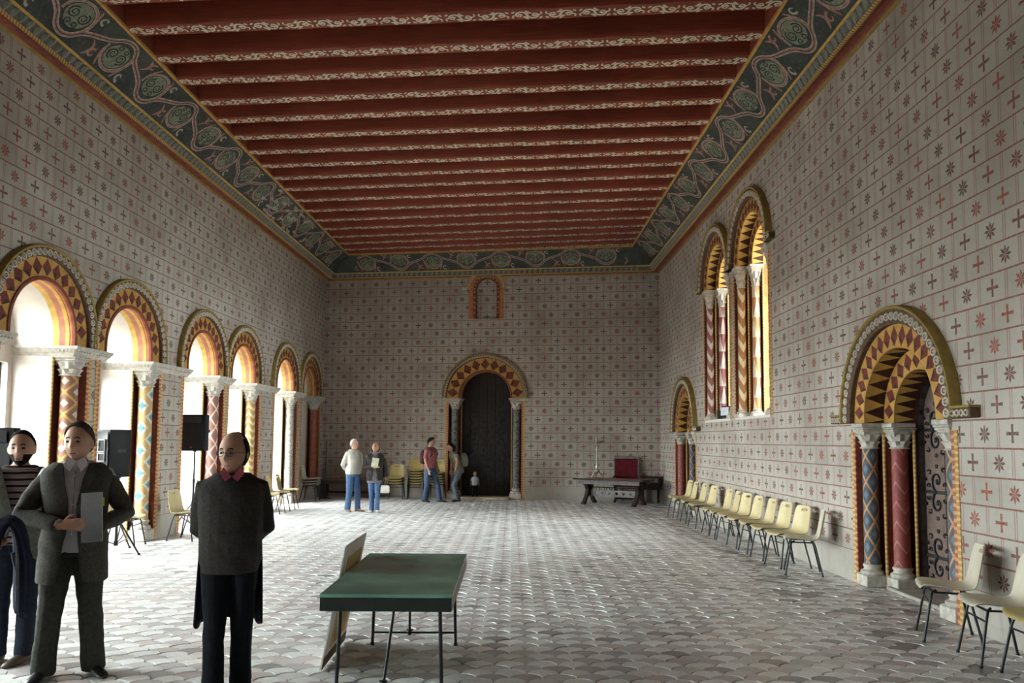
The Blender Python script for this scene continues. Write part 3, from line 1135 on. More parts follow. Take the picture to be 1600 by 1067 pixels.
for i, (x, y, mi, (tx, ty, dz)) in enumerate(cand):
    if i in near_set:
        link_mesh('paver', near_mesh[mi], floor, (x, y, dz), (tx, ty, 0))
    else:
        v = far_v.copy()
        v[:, 2] += dz + v[:, 1] * tx - v[:, 0] * ty
        v[:, 0] += x; v[:, 1] += y
        b_ = len(allv) * far_v.shape[0]
        allv.append(v)
        allf += [tuple(b_ + k for k in q) for q in far_f]
        allm += [mi] * len(far_f)
me = bpy.data.meshes.new('distant_pavers')
me.from_pydata(np.concatenate(allv).tolist(), [], allf)
for pm_ in PAV: me.materials.append(pm_)
me.polygons.foreach_set('material_index', allm)
me.update()
tag(link_mesh('distant_pavers', me, floor), kind='stuff')

# ------------------------------------------------------------------ cornice and painted cove
def cove_pt(t):
    """t 0..1 across the frieze -> (projection from the wall, height)"""
    e = .325 + (.84 - .325) * t
    z = 6.50 + .40 * t + .035 * math.sin(PI * t) * 1.0
    return e, z


def billet_band(name, c):
    return mat(name, c, .8, .15, var=.3, scale=18, bmp=.3)


M['billet'] = billet_band('grey_billet', (.22, .23, .20))
M['billet_ground'] = billet_band('billet_ground', (.10, .105, .095))


def slate_frieze():
    m, nt, b = nodes_begin('frieze_ground', .8, .15)
    u, w, z, vec = coords()
    n = nnoise(3, 5, vec); n2 = nnoise(24, 4, vec)
    col = mixc(((n - .5) * 2.5 + .5).clamp(), (.030, .038, .036), (.07, .072, .062))
    col = mixc(((n2 - .56) * 3).clamp(), col, (.16, .15, .13))
    finish(nt, b, col); bump(b, n2, .2, .006)
    return m


def worn(name, c):
    """frieze paint with bald plaster where it has flaked off (one damaged stretch on the left)"""
    m, nt, b = nodes_begin(name, .8, .15)
    u, w, z, vec = coords()
    n2 = nnoise(22, 5, vec)
    c = lin(c)
    col = mixc(((n2 - .5) * 2.4 + .5).clamp(), tuple(x * .6 for x in c), tuple(x * 1.25 for x in c))
    finish(nt, b, col)
    return m


M['frieze'] = slate_frieze()
M['fr_pink'] = worn('frieze_pink', (.36, .18, .155))
M['fr_pale'] = worn('frieze_pale', (.40, .37, .30))
M['fr_green'] = worn('frieze_green', (.20, .215, .155))
M['fr_dark'] = worn('frieze_dark', (.025, .032, .030))
M['bald'] = mat('bald_plaster', (.34, .31, .27), .9, .1, var=.35, scale=12)

PROF = [[(.0, 6.325), (.012, 6.322), (.035, 6.335), (.04, 6.35)], [(.04, 6.35), (.06, 6.372), (.12, 6.378), (.185, 6.362)],
        [(.185, 6.362), (.19, 6.345), (.215, 6.345), (.235, 6.372)], [(.235, 6.372), (.300, 6.470)],
        [(.300, 6.470), (.312, 6.468), (.325, 6.50)], [cove_pt(t / 6) for t in range(7)],
        [(.84, 6.90), (.85, 6.885), (.875, 6.90), (.875, 6.94)]]
PMAT = ['olive', 'redbrown', 'border_dot', 'billet_ground', 'yellow', 'frieze', 'ochre']


def dotu(name):
    m, nt, b = nodes_begin(name, .7, .2)
    u, w, z, vec = coords()
    a = ((u + w) / .05).frac()
    col = mixc((a - .5).abs() < .25, (.24, .12, .035), (.46, .30, .10))
    finish(nt, b, col)
    return m


M['border_dot'] = dotu('dotted_cornice')


def side_pts(side, e, z):
    """two ends of a cornice line at projection e"""
    if side == 'left':
        x, y = corner_l(e); return (left_x(Y0, e), Y0, z), (x, y, z)
    if side == 'right':
        x, y = corner_r(e); return (right_x(Y0, e), Y0, z), (x, y, z)
    x0, y0 = corner_l(e); x1, y1 = corner_r(e)
    return (x0, y0, z), (x1, y1, z)


def cove_map(side):
    if side == 'left': fr, = (FL,)
    elif side == 'right': fr, = (FR,)
    else: fr, = (FB,)
    def f(s, t, lift):
        e, z = cove_pt(t)
        e2, z2 = cove_pt(min(1, t + .02)); e1, z1 = cove_pt(max(0, t - .02))
        d = Vector((e2 - e1, z2 - z1)).normalized()
        nrm = (d.y, -d.x)       # towards the room and down
        return fr @ Vector((s, -(e + nrm[0] * lift), z + nrm[1] * lift))
    return f


def ribbon(mb, pts, wd, f, lift, mi, closed=False):
    n = len(pts)
    if not isinstance(wd, (list, tuple)): wd = [wd] * n
    L = []
    for i in range(n):
        a = pts[(i - 1) % n] if closed or i > 0 else pts[i]
        b_ = pts[(i + 1) % n] if closed or i < n - 1 else pts[i]
        dx, dy = b_[0] - a[0], b_[1] - a[1]
        q = math.hypot(dx, dy) or 1
        nx, ny = -dy / q * wd[i] / 2, dx / q * wd[i] / 2
        L.append((pts[i][0] + nx, pts[i][1] + ny)); L.append((pts[i][0] - nx, pts[i][1] - ny))
    vs_ = [f(p[0], p[1] / FRW, lift) for p in L]
    fs = []
    for i in range(n if closed else n - 1):
        j = (i + 1) % n
        fs.append((2 * i, 2 * i + 1, 2 * j + 1, 2 * j))
    mb.add(vs_, fs, mi)


FRW = .665    # width of the frieze measured over the curve
STEP = .92


def spiral(cx, cy, r0, r1, a0, a1, n=18, kx=1.0):
    return [(cx + kx * (r0 + (r1 - r0) * t) * math.cos(a0 + (a1 - a0) * t), cy + (r0 + (r1 - r0) * t) * math.sin(a0 + (a1 - a0) * t)) for t in [k / n for k in range(n + 1)]]


def frieze_scroll(side, s0, s1):
    mb = MB(); f = cove_map(side)
    n = int((s1 - s0) / STEP)
    st = (s1 - s0) / n
    mid = FRW / 2
    for i in range(n):
        cx = s0 + st * (i + .5)
        sg = 1 if i % 2 == 0 else -1
        R = .255
        # heart-shaped palmette
        disc = []
        for k in range(20):
            a = 2 * PI * k / 20
            rr_ = R * .80 * (1 - .16 * math.cos(a - sg * PI / 2))
            disc.append((cx + rr_ * math.cos(a), mid + rr_ * math.sin(a) * .95))
        vs_ = [f(cx, mid / FRW, .004)] + [f(p[0], p[1] / FRW, .004) for p in disc]
        mb.add(vs_, [(0, 1 + k, 1 + (k + 1) % 20) for k in range(20)], 2)
        for q in (-1, 1):
            sp = spiral(cx + q * R * .34, mid - sg * .03, R * .36, .02, -sg * PI / 2 if q > 0 else -sg * PI / 2, -sg * PI / 2 + q * sg * 3.4 * PI, 26)
            ribbon(mb, sp, [.022 - .0004 * k for k in range(27)], f, .007, 3)
            sp = spiral(cx + q * R * .22, mid + sg * R * .42, R * .20, .015, sg * PI / 2, sg * PI / 2 - q * sg * 2.4 * PI, 16)
            ribbon(mb, sp, .017, f, .007, 3)
        # main stem: passes over the palmette, then crosses to the far side of the next one
        stem = [(cx + R * math.cos(a), mid + sg * R * math.sin(a) * 1.04) for a in [PI * (.80 - .60 * k / 14) for k in range(15)]]
        p0 = Vector(stem[-1]); p3 = Vector((cx + st - .81 * R, mid - sg * .59 * R * 1.04))
        tg = Vector((.59, -.81 * sg)) * .17
        p1_, p2_ = p0 + tg, p3 - tg
        if i < n - 1:
            stem = stem + [tuple(p0 * (1 - t) ** 3 + p1_ * 3 * t * (1 - t) ** 2 + p2_ * 3 * t * t * (1 - t) + p3 * t ** 3) for t in [k / 10 for k in range(1, 11)]]
        ring_ = [(cx + R * math.cos(a), mid + sg * R * math.sin(a) * 1.02) for a in [PI * (.2 - 1.25 * k / 24) for k in range(25)]]
        ribbon(mb, ring_, [.058 - .001 * k for k in range(25)], f, .005, 1)
        ribbon(mb, ring_, [.036 - .0007 * k for k in range(25)], f, .007, 0)
        ribbon(mb, stem, .074, f, .0055, 1)
        ribbon(mb, stem, .050, f, .0075, 0)
        ribbon(mb, stem, .012, f, .0095, 3)
        # tendrils closing under the palmette
        for q in (-1, 1):
            tl = [(cx + q * (R * .98 - .30 * R * t * t), mid - sg * (R * .15 + R * 1.0 * t)) for t in [k / 8 for k in range(9)]]
            ribbon(mb, tl, [.05 - .003 * k for k in range(9)], f, .005, 0)
            cu = spiral(cx + q * (R * 1.30), mid - sg * R * .85, .02, .075, 0, q * 1.6 * PI, 12)
            ribbon(mb, cu, [.018 + .0018 * k for k in range(13)], f, .005, 1 if q > 0 else 0)
        lf = [(cx + st / 2 + .08 * math.sin(PI * t), mid + sg * (.30 - .24 * t)) for t in [k / 6 for k in range(7)]]
        ribbon(mb, lf, [.01, .04, .055, .05, .04, .025, .01], f, .0045, 0)
    return mb


for k, side in enumerate(('left', 'right', 'back')):
    tr = struct(empty('trim_%d' % (k + 1)))
    for j, (line, mm) in enumerate(zip(PROF, PMAT)):
        mb = MB()
        for (e0, z0), (e1, z1) in zip(line, line[1:]):
            a, b_ = side_pts(side, e0, z0); c, d = side_pts(side, e1, z1)
            nseg = 8
            for q in range(nseg):
                t0, t1 = q / nseg, (q + 1) / nseg
                L = lambda p, r, t: tuple(p[i] + (r[i] - p[i]) * t for i in range(3))
                mb.quad(L(a, b_, t0), L(a, b_, t1), L(c, d, t1), L(c, d, t0))
        mb.obj(['wall_bead', 'red_hollow', 'dotted_fillet', 'billet_ground', 'yellow_fillet', 'frieze', 'ceiling_bead'][j], [M[mm]], tr, 50, fix=False)
    if side == 'left': s0, s1, fr = 2.0, 21.55, FL
    elif side == 'right': s0, s1, fr = -20.3, -2.0, FR
    else:
        s0, s1, fr = corner_l(.9)[0] * KB + .05, corner_r(.9)[0] * KB - .05, FB
    frieze_scroll(side, s0, s1).obj('painted_scroll', [M['fr_pink'], M['fr_pale'], M['fr_green'], M['fr_dark']], tr, fix=False)
    # twisted billets
    bl = MB()
    bl.loft([[(x + k2 * .03, -.012 - .012 * math.sin(PI * t) - .0, 0) for x, t in ((0, 0), (.02, .3), (.045, .5), (.07, .7), (.09, 1))] for k2 in (0,)] + [[(x + .045, -.012 - .02 * math.sin(PI * t), .118) for x, t in ((0, 0), (.02, .3), (.045, .5), (.07, .7), (.09, 1))]], 0, False, False)
    bl = MB()
    for i in range(4):
        pass
    rings = []
    for t in (0, .25, .5, .75, 1):
        wv = .045 * math.sin(PI * (.12 + .76 * t))
        rings.append([(-wv + .03 * (t - .5), 0, .118 * t), (-wv * .5 + .03 * (t - .5), -.022, .118 * t), (wv * .5 + .03 * (t - .5), -.022, .118 * t), (wv + .03 * (t - .5), 0, .118 * t)])
    bl.loft(rings, 0, True)
    key = bl.mesh('billet', [M['billet']], 60)
    stp = .135 if side != 'back' else .15
    u = s0 if side != 'right' else s0
    lim0, lim1 = (5.5, 22.2) if side == 'left' else ((-21.0, -5.5) if side == 'right' else (s0 - .5, s1 + .5))
    u = lim0
    ang = math.atan2(.300 - .235, 6.470 - 6.372)
    while u < lim1:
        b_ = link_mesh('billet', key, tr)
        b_.matrix_local = fr @ Matrix.Translation((u, -.237, 6.373)) @ Matrix.Rotation(ang, 4, 'X')
        u += stp

# flaked patch on the left cove where bare plaster shows
pt = MB(); f = cove_map('left')
for i in range(34):
    r3 = random.Random(i)
    cx, cy = 16.2 + r3.gauss(.9, .75), FRW * min(.95, max(.05, r3.gauss(.42, .3)))
    pts = [(cx + (.02 + .10 * r3.random()) * math.cos(a) * 1.5, min(FRW * .99, max(.005, cy + (.01 + .05 * r3.random()) * math.sin(a)))) for a in [2 * PI * k / 9 for k in range(9)]]
    pt.add([f(p[0], p[1] / FRW, .010) for p in pts], [tuple(range(9))])
pt.obj('flaked_plaster', [M['bald']], bpy.data.objects['trim_1'], fix=False)

# ------------------------------------------------------------------ ceiling: planks and painted beams
def wood_mat(name, a, b2, sc=(1.2, 14, 14)):
    m, nt, b = nodes_begin(name, .6, .25)
    u, w, z, vec = coords()
    mp = nt.nodes.new('ShaderNodeMapping'); mp.inputs['Scale'].default_value = sc
    nt.links.new(vec, mp.inputs[0])
    n = nnoise(3, 5, mp.outputs[0])
    n2 = nnoise(.8, 3, vec)
    col = mixc(((n - .5) * 2.2 + .5).clamp(), a, b2)
    col = mixc(((n2 - .5) * 1.6).clamp(), col, tuple(x * .6 for x in lin(a)))
    finish(nt, b, col); bump(b, n, .35, .01)
    return m


M['beam'] = wood_mat('red_beam_paint', (.15, .027, .014), (.23, .046, .024))
M['plank'] = wood_mat('ceiling_board_paint', (.030, .009, .007), (.05, .014, .010))
M['cream_paint'] = mat('cream_scroll_paint', (.64, .59, .46), .7, .2, var=.2, scale=30)
ce = MB()
ce.quad((-7.5, Y0 - .5, 7.24), (-7.5, 23.6, 7.24), (5.4, 23.6, 7.24), (5.4, Y0 - .5, 7.24))
ceil = struct(ce.obj('ceiling', [M['plank']], fix=False))
# wall plates the beams rest on
for side in ('left', 'right', 'back'):
    mb = MB()
    a, b_ = side_pts(side, .875, 6.94); c, d = side_pts(side, .875, 7.25)
    mb.quad(a, b_, d, c)
    mb.obj('wall_plate', [M['beam']], ceil, fix=False)


def beam_scroll(mb, x0, flip, z, sc=1.0):
    """one foliate S-motif, about .36 m long, painted on the beam's underside"""
    FRW_ = 1
    def rib(pts, wd):
        n = len(pts); L = []
        for i in range(n):
            a = pts[max(0, i - 1)]; b2 = pts[min(n - 1, i + 1)]
            dx, dy = b2[0] - a[0], b2[1] - a[1]; q = math.hypot(dx, dy) or 1
            w_ = wd[i] if isinstance(wd, list) else wd
            L.append((pts[i][0] - dy / q * w_ / 2, pts[i][1] + dx / q * w_ / 2)); L.append((pts[i][0] + dy / q * w_ / 2, pts[i][1] - dx / q * w_ / 2))
        mb.add([(x0 + p[0], flip * p[1], z) for p in L], [(2 * i, 2 * i + 1, 2 * i + 3, 2 * i + 2) for i in range(n - 1)], 1)
    half_ = spiral(-.083, .0, .083, .030, 0, 1.62 * PI, 20)
    for sg in (1, -1):
        rib([(sg * p_, sg * q_) for p_, q_ in half_], [.033 - .0008 * k for k in range(21)])
        rib([(sg * p_, sg * q_) for p_, q_ in spiral(-.150, -.045, .045, .02, .9, 1.3 * PI, 8)], .021)
        for cx, cy, a, l_ in ((-.085, .005, 2.4, .042), (-.085, .005, -.4, .036), (-.012, .062, .7, .045), (-.155, .05, 2.3, .040), (-.02, -.03, -1.9, .042)):
            for da in (-.75, 0, .75):
                e_ = (cx + l_ * math.cos(a + da), cy + l_ * math.sin(a + da))
                nx, ny = -math.sin(a + da) * .013, math.cos(a + da) * .013
                mx_, my_ = (cx + e_[0]) / 2, (cy + e_[1]) / 2
                mb.add([(x0 + sg * p, flip * sg * q, z) for p, q in ((cx, cy), (mx_ + nx, my_ + ny), e_, (mx_ - nx, my_ - ny))], [(0, 1, 2, 3)], 1)


def beam_mesh(L, W, Hh, seed):
    mb = MB(); r3 = random.Random(seed)
    nx = 26
    rings = []
    for i in range(nx + 1):
        x = -L / 2 + L * i / nx
        j = r3.uniform(-.010, .010); k2 = r3.uniform(-.006, .006); c = .03
        rings.append([(x, -W / 2 + j, Hh), (x, -W / 2 + j, c * 1.6), (x, -W / 2 + c + j, k2), (x, W / 2 - c, k2), (x, W / 2, c), (x, W / 2, Hh)])
    mb.loft(rings, 0, True)
    n = int(L / .40)
    for i in range(n):
        beam_scroll(mb, -L / 2 + L * (i + .5) / n, 1 if i % 2 else -1, -.0085)
    return mb.mesh('beam', [M['beam'], M['cream_paint']], 40)


bms = [beam_mesh(8.15, .30, .34, s) for s in range(3)]
pairs = [(9.65, 8.90), (10.41, 9.65), (11.06, 10.27), (11.79, 10.90), (12.48, 11.57), (13.17, 12.35), (13.88, 13.03), (14.60, 13.66), (15.28, 14.25), (15.99, 14.93),
         (16.75, 15.70), (17.50, 16.36), (18.30, 17.08), (19.05, 17.81), (19.78, 18.48), (20.48, 19.10), (21.15, 19.72), (21.72, 20.25)]
pre = [(9.65 - .73 * k, 8.90 - .72 * k) for k in range(1, 16)]
for i, (yl, yr) in enumerate(pre[::-1] + pairs):
    xl, xr = left_x(yl, .86), right_x(yr, .86)
    dx, dy = xr - xl, yr - yl
    b_ = link_mesh('beam', bms[i % 3], ceil, ((xl + xr) / 2, (yl + yr) / 2, 6.93 + .004 * math.sin(i * 2.1)), (0, 0, math.atan2(dy, dx)))
    b_.scale = (math.hypot(dx, dy) / 8.15 + .012, 1, 1)
# ================================================================== FURNITURE
M['cream_plastic'] = mat('cream_plastic', (.56, .46, .25), .42, .4, var=.12, scale=6)
M['ivory_plastic'] = mat('ivory_plastic', (.52, .47, .37), .42, .4, var=.12, scale=6)
M['mustard_plastic'] = mat('mustard_plastic', (.44, .34, .13), .42, .4, var=.12, scale=6)


def shell_mesh(m):
    prof = [(-.235, .418), (-.225, .438), (-.19, .447), (-.10, .440), (.0, .430), (.09, .425), (.15, .434), (.19, .465), (.212, .52), (.228, .60), (.240, .66), (.250, .71), (.256, .735), (.262, .76), (.268, .785), (.272, .805)]
    half = [.175, .195, .208, .215, .218, .218, .216, .213, .210, .205, .20, .195, .19, .183, .168, .135]
    nx = 10
    v = []; f = []
    for i, ((y, z), hw) in enumerate(zip(prof, half)):
        k = min(1, max(0, (i - 5) / 3))
        for j in range(nx + 1):
            t = -1 + 2 * j / nx
            c = t * t
            v.append((t * hw, y - k * .035 * c, z + (1 - k) * .028 * c * c))
    n = nx + 1
    for i in range(len(prof) - 1):
        for j in range(nx):
            if i == 12 and 3 <= j <= 6: continue        # hand slot
            f.append((i * n + j, i * n + j + 1, (i + 1) * n + j + 1, (i + 1) * n + j))
    mb = MB(); mb.add(v, f)
    me = mb.mesh('seat_shell', [m], None)
    out = evaluated(me, [('SOLIDIFY', dict(thickness=.011, offset=0.0)), ('SUBSURF', dict(levels=1))])
    out.name = 'seat_shell'
    out.polygons.foreach_set('use_smooth', [True] * len(out.polygons))
    return out


SHELL = {k: shell_mesh(M[k]) for k in ('cream_plastic', 'ivory_plastic', 'mustard_plastic')}
LEGS = []
for sx, sy in ((-1, -1), (1, -1), (-1, 1), (1, 1)):
    mb = MB()
    mb.tube([(sx * .13, sy * .10 - .02, .418), (sx * .165, sy * .13 - .02, .405), (sx * .178, sy * .145 - .02, .36), (sx * .215, sy * .215 - .015, .012)], .0105, 8)
    mb.lathe([(.012, 0), (.014, .004), (.013, .02)], 8, 0, (sx * .2155, sy * .2155 - .015, 0))
    LEGS.append(mb.mesh('leg', [M['black_metal']], 50))
mb = MB()
for sy in (-1, 1): mb.tube([(-.16, sy * .13 - .02, .404), (.16, sy * .13 - .02, .404)], .009, 6)
for sx in (-1, 1): mb.tube([(sx * .15, -.15, .404), (sx * .15, .11, .404)], .009, 6)
mb.tube([(-.183, -.176, .33), (.183, -.176, .33)], .007, 6)
FRAME = mb.mesh('seat_frame', [M['black_metal']], 50)


def chair(x, y, rz, label, group, plastic='cream_plastic', z=0.0):
    t = empty('plastic_chair', (x, y, z), rz)
    tag(t, label, 'chair', group)
    link_mesh('seat_shell', SHELL[plastic], t)
    for l in LEGS: link_mesh('leg', l, t)
    link_mesh('seat_frame', FRAME, t)
    return t


ORD = ['first', 'second', 'third', 'fourth', 'fifth', 'sixth', 'seventh', 'eighth', 'ninth', 'tenth', 'eleventh', 'twelfth']
row_y = [9.85, 10.40, 11.05, 11.68, 12.28, 12.90, 13.42, 13.95, 14.95, 15.75, 16.45, 17.02]
row_a = [-17, 10, 6, 0, 4, 8, -3, 2, 6, 2, 0, 3]
for i, y in enumerate(row_y):
    nm = 'cream plastic chair, %s from the camera in the right wall row' % ORD[i]
    chair(3.71 + .02 * math.sin(i * 3.1), y, math.radians(-90 + row_a[i]), nm, 'chairs in the row along the right wall', 'ivory_plastic' if i == 0 else 'cream_plastic')
chair(3.74, 6.66, math.radians(-110), 'pale ivory plastic chair right beside the near arched door', 'chairs in the near right corner', 'ivory_plastic')
chair(3.745, 5.98, math.radians(-100), 'pale ivory plastic chair cut by the right picture edge', 'chairs in the near right corner', 'ivory_plastic')
chair(3.78, 5.47, math.radians(-92), 'mustard yellow plastic chair at the lower right picture corner', 'chairs in the near right corner', 'mustard_plastic')
chair(-5.28, 12.62, math.radians(84), 'cream plastic chair in front of the pier beside the upright loudspeaker stand', 'chairs by the left windows')
chair(-5.86, 11.80, math.radians(96), 'cream plastic chair half hidden behind the man in the grey blazer', 'chairs by the left windows')
for i, (x, y, a) in enumerate(((-5.30, 16.75, 86), (-5.26, 17.45, 92), (-5.28, 18.25, 95))):
    chair(x, y, math.radians(a), 'cream plastic chair by the left windows beyond sweater man, %s' % ['nearest of three', 'middle of three', 'farthest of three'][i], 'chairs by the left windows')


def stack(x, y, rz, n, where, dz=.072, mat_='mustard_plastic'):
    for k in range(n):
        pos = 'bottom chair' if k == 0 else ('top chair' if k == n - 1 else '%s chair up' % ORD[k])
        chair(x + .012 * k * math.sin(rz) * -1 * -1, y - .012 * k * math.cos(rz), rz, '%s %s' % (pos, where), 'stacked chairs', mat_, k * dz)


stack(-5.38, 20.65, math.radians(90), 3, 'in ivory stack by the last left arch', mat_='ivory_plastic')
stack(-3.22, 21.62, math.radians(0), 3, 'in yellow stack of three beside the couple')
stack(-2.67, 21.62, math.radians(4), 6, 'in yellow stack of six behind pink shirted man')
stack(-2.06, 21.50, math.radians(-3), 5, 'in yellow stack of five next to back door')

# ------------------------------------------------------------------ green table with a leaning picture
M['green_top'] = mat('green_lacquer', (.15, .32, .25), .2, .6, var=.25, scale=3)
M['green_edge'] = mat('dark_green_edge', (.012, .020, .018), .4, .4, var=.3, scale=10)
M['table_edge_pale'] = mat('worn_pale_edge', (.30, .29, .27), .5, .3, var=.4, scale=14)
t = empty('folding_table', (-.77, 5.66, 0), .005)
tag(t, 'green topped table on thin black folding legs in the foreground', 'table')
TZ = .70
mb = MB(); mb.box((0, 0, TZ - .012), (.815, 1.71, .024), 0, .004)
mb.obj('tabletop', [M['green_top']], t)
mb = MB()
mb.box((0, -.845, TZ - .064), (.81, .022, .082), 0, .003); mb.box((0, .845, TZ - .064), (.81, .022, .082), 0, .003)
mb.box((-.398, 0, TZ - .064), (.018, 1.68, .082), 0, .003)
ap = mb.obj('apron', [M['green_edge']], t)
mb = MB(); mb.box((.398, 0, TZ - .064), (.018, 1.68, .082), 0, .003)
mb.obj('side_apron', [M['table_edge_pale']], t)
for sy in (-1, 1):
    for sx in (-1, 1):
        mb = MB(); mb.tube([(sx * .315, sy * .66, TZ - .03), (sx * .335, sy * .66, .012)], .0125, 8)
        mb.lathe([(.017, 0), (.017, .02), (.013, .025)], 8, 0, (sx * .335, sy * .66, 0))
        mb.obj('leg', [M['black_metal']], t, 50)
    mb = MB(); zc = .10
    mb.tube([(-.327, sy * .66, zc), (.327, sy * .66, zc)], .008, 6)
    mb.obj('crossbar', [M['black_metal']], t, 50)
    mb = MB(); mb.tube([(.0, sy * .34, TZ - .03), (-.035, sy * .655, zc)], .0095, 8)
    mb.ellipsoid((-.035, sy * .655, zc), (.02, .02, .022), 0, 8, 6)
    mb.tube([(-.06, sy * .66, zc + .02), (-.01, sy * .66, zc + .02)], .006, 6)
    mb.obj('folding_brace', [M['black_metal']], t, 50)

M['canvas_white'] = mat('white_card', (.82, .80, .77), .7, .2, var=.08)
M['canvas_ochre'] = mat('ochre_print', (.60, .42, .17), .7, .2, var=.35, scale=5)
M['board_back'] = mat('board_brown', (.16, .09, .05), .7, .2)
# board leaning on the table's left edge: foot out to the left, top against the tabletop
p = empty('picture_board')
tag(p, 'white bordered board with ochre print leaning on the green table', 'board')
foot = Vector((-1.355, 6.0, 0.005)); ang = math.atan2(.165, .87)
p.matrix_world = Matrix.Translation(foot) @ Matrix.Rotation(math.radians(1), 4, 'Z') @ Matrix.Rotation(ang, 4, 'Y')
mb = MB(); mb.box((0, 0, .447), (.014, .82, .89), 0, .002); mb.obj('panel', [M['canvas_white']], p)
mb = MB(); mb.box((.009, .02, .46), (.004, .58, .66), 0); mb.obj('print', [M['canvas_ochre']], p)
mb = MB(); mb.box((.0085, .0, .05), (.004, .82, .08), 0); mb.obj('lower_band', [M['board_back']], p)

# ------------------------------------------------------------------ loudspeakers
def speaker_cabinet(name, label, loc, rz, tilt=0, w=.43, h=.66, d=.36, ports=False):
    t = empty(name, loc, rz); tag(t, label, 'loudspeaker', 'loudspeakers by the left windows')
    if tilt: t.rotation_euler = (tilt, 0, rz)
    mb = MB()
    poly = [(-w / 2, -d / 2), (w / 2, -d / 2), (w / 2, d * .05), (w * .30, d / 2), (-w * .30, d / 2), (-w / 2, d * .05)]
    mb.loft([[(x * k, y * k, z) for x, y in poly] for z, k in ((0, .97), (.012, 1), (h - .012, 1), (h, .97))], 0)
    mb.obj('cabinet', [M['black_plastic']], t, 30)
    mb = MB(); mb.box((0, -d / 2 - .006, h * .40), (w * .90, .014, h * .70), 0, .005); mb.obj('grille', [M['grille']], t)
    mb = MB()
    mb.loft([[(sx * a, y, h * .86 + sz * b) for sx, sz in ((-1, -1), (1, -1), (1, 1), (-1, 1))] for a, b, y in ((w * .33, h * .085, -d / 2 - .008), (w * .36, h * .095, -d / 2 - .010), (w * .30, h * .075, -d / 2 - .004), (w * .12, h * .03, -d / 2 + .0))], 0, True)
    mb.obj('horn', [M['black_metal']], t, 20)
    mb = MB(); mb.lathe([(.0, 0), (.018, 0), (.016, .006), (0, .007)], 14, 0)
    o = mb.obj('badge', [mat('red_badge', (.35, .03, .03), .4)], t, 40, (0, -d / 2 - .012, h * .10), (PI / 2, 0, 0))
    for sx in (-1, 1):
        mb = MB(); mb.box((sx * w * .5, .0, h * .55), (.012, .13, .05), 0, .004); mb.obj('side_handle', [M['black_metal']], t)
    if ports:
        for zc, hh in ((h * .66, .17), (h * .42, .11)):
            mb = MB()
            for a, b_, c, e in ((0, hh / 2, .17, .012), (0, -hh / 2, .17, .012)):
                mb.box((0, -d / 2 - .014, zc + b_), (c, .01, e), 0)
            for sx in (-1, 1): mb.box((sx * .08, -d / 2 - .014, zc), (.012, .01, hh), 0)
            mb.obj('port_rim', [M['chrome']], t)
    return t


def speaker_stand(label, loc, rz, h):
    t = empty('speaker_stand', loc, rz); tag(t, label, 'stand', 'speaker stands by the left windows')
    mb = MB(); mb.tube([(0, 0, .10), (0, 0, h * .62)], .019, 10); mb.tube([(0, 0, h * .60), (0, 0, h)], .0145, 10); mb.lathe([(.03, h - .02), (.03, h)], 10)
    mb.obj('pole', [M['black_metal']], t, 50)
    mb = MB(); mb.lathe([(.028, .44), (.034, .45), (.034, .52), (.026, .53)], 12); mb.lathe([(.026, h * .60), (.026, h * .65)], 12); mb.lathe([(.03, .10), (.03, .17)], 12)
    mb.obj('collar', [M['black_metal']], t, 50)
    mb = MB(); mb.tube([(.02, 0, h * .625), (.065, 0, h * .625)], .007, 6); mb.ellipsoid((.07, 0, h * .625), (.014, .018, .018), 0, 8, 6)
    mb.obj('knob', [M['black_metal']], t, 50)
    for k in range(3):
        a = 2 * PI * k / 3 + .5
        c, s = math.cos(a), math.sin(a)
        mb = MB(); mb.tube([(c * .03, s * .03, .48), (c * .48, s * .48, .015)], .012, 8)
        lg = mb.obj('leg', [M['black_metal']], t, 50)
        mb = MB(); mb.lathe([(.016, 0), (.018, .01), (.014, .03)], 8, 0, (c * .485, s * .485, 0)); mb.obj('rubber_foot', [M['black_plastic']], lg, 50)
        mb = MB(); mb.tube([(c * .03, s * .03, .13), (c * .27, s * .27, .235)], .008, 6); mb.obj('brace', [M['black_metal']], t, 50)
    return t


speaker_stand('black tripod stand under the upright loudspeaker beside the cream chair', (-5.66, 13.78, 0), .1, 1.42)
speaker_cabinet('loudspeaker', 'black loudspeaker facing the camera high on its stand', (-5.66, 13.78, 1.42), math.radians(2), w=.46, h=.64)
speaker_stand('black tripod stand behind the man in the grey blazer', (-5.66, 11.15, 0), 1.15, 1.08)
speaker_cabinet('loudspeaker', 'black loudspeaker with two pale-rimmed ports behind the grey blazer man', (-5.74, 11.15, 1.08), math.radians(-32), w=.36, h=.68, d=.36, ports=True)
speaker_stand('black tripod stand by the first window at the left picture edge', (-5.40, 8.10, 0), .6, 1.10)
speaker_cabinet('loudspeaker', 'black loudspeaker at the left picture edge behind the striped sweater', (-5.42, 8.10, 1.10), math.radians(15), w=.44, h=.64)

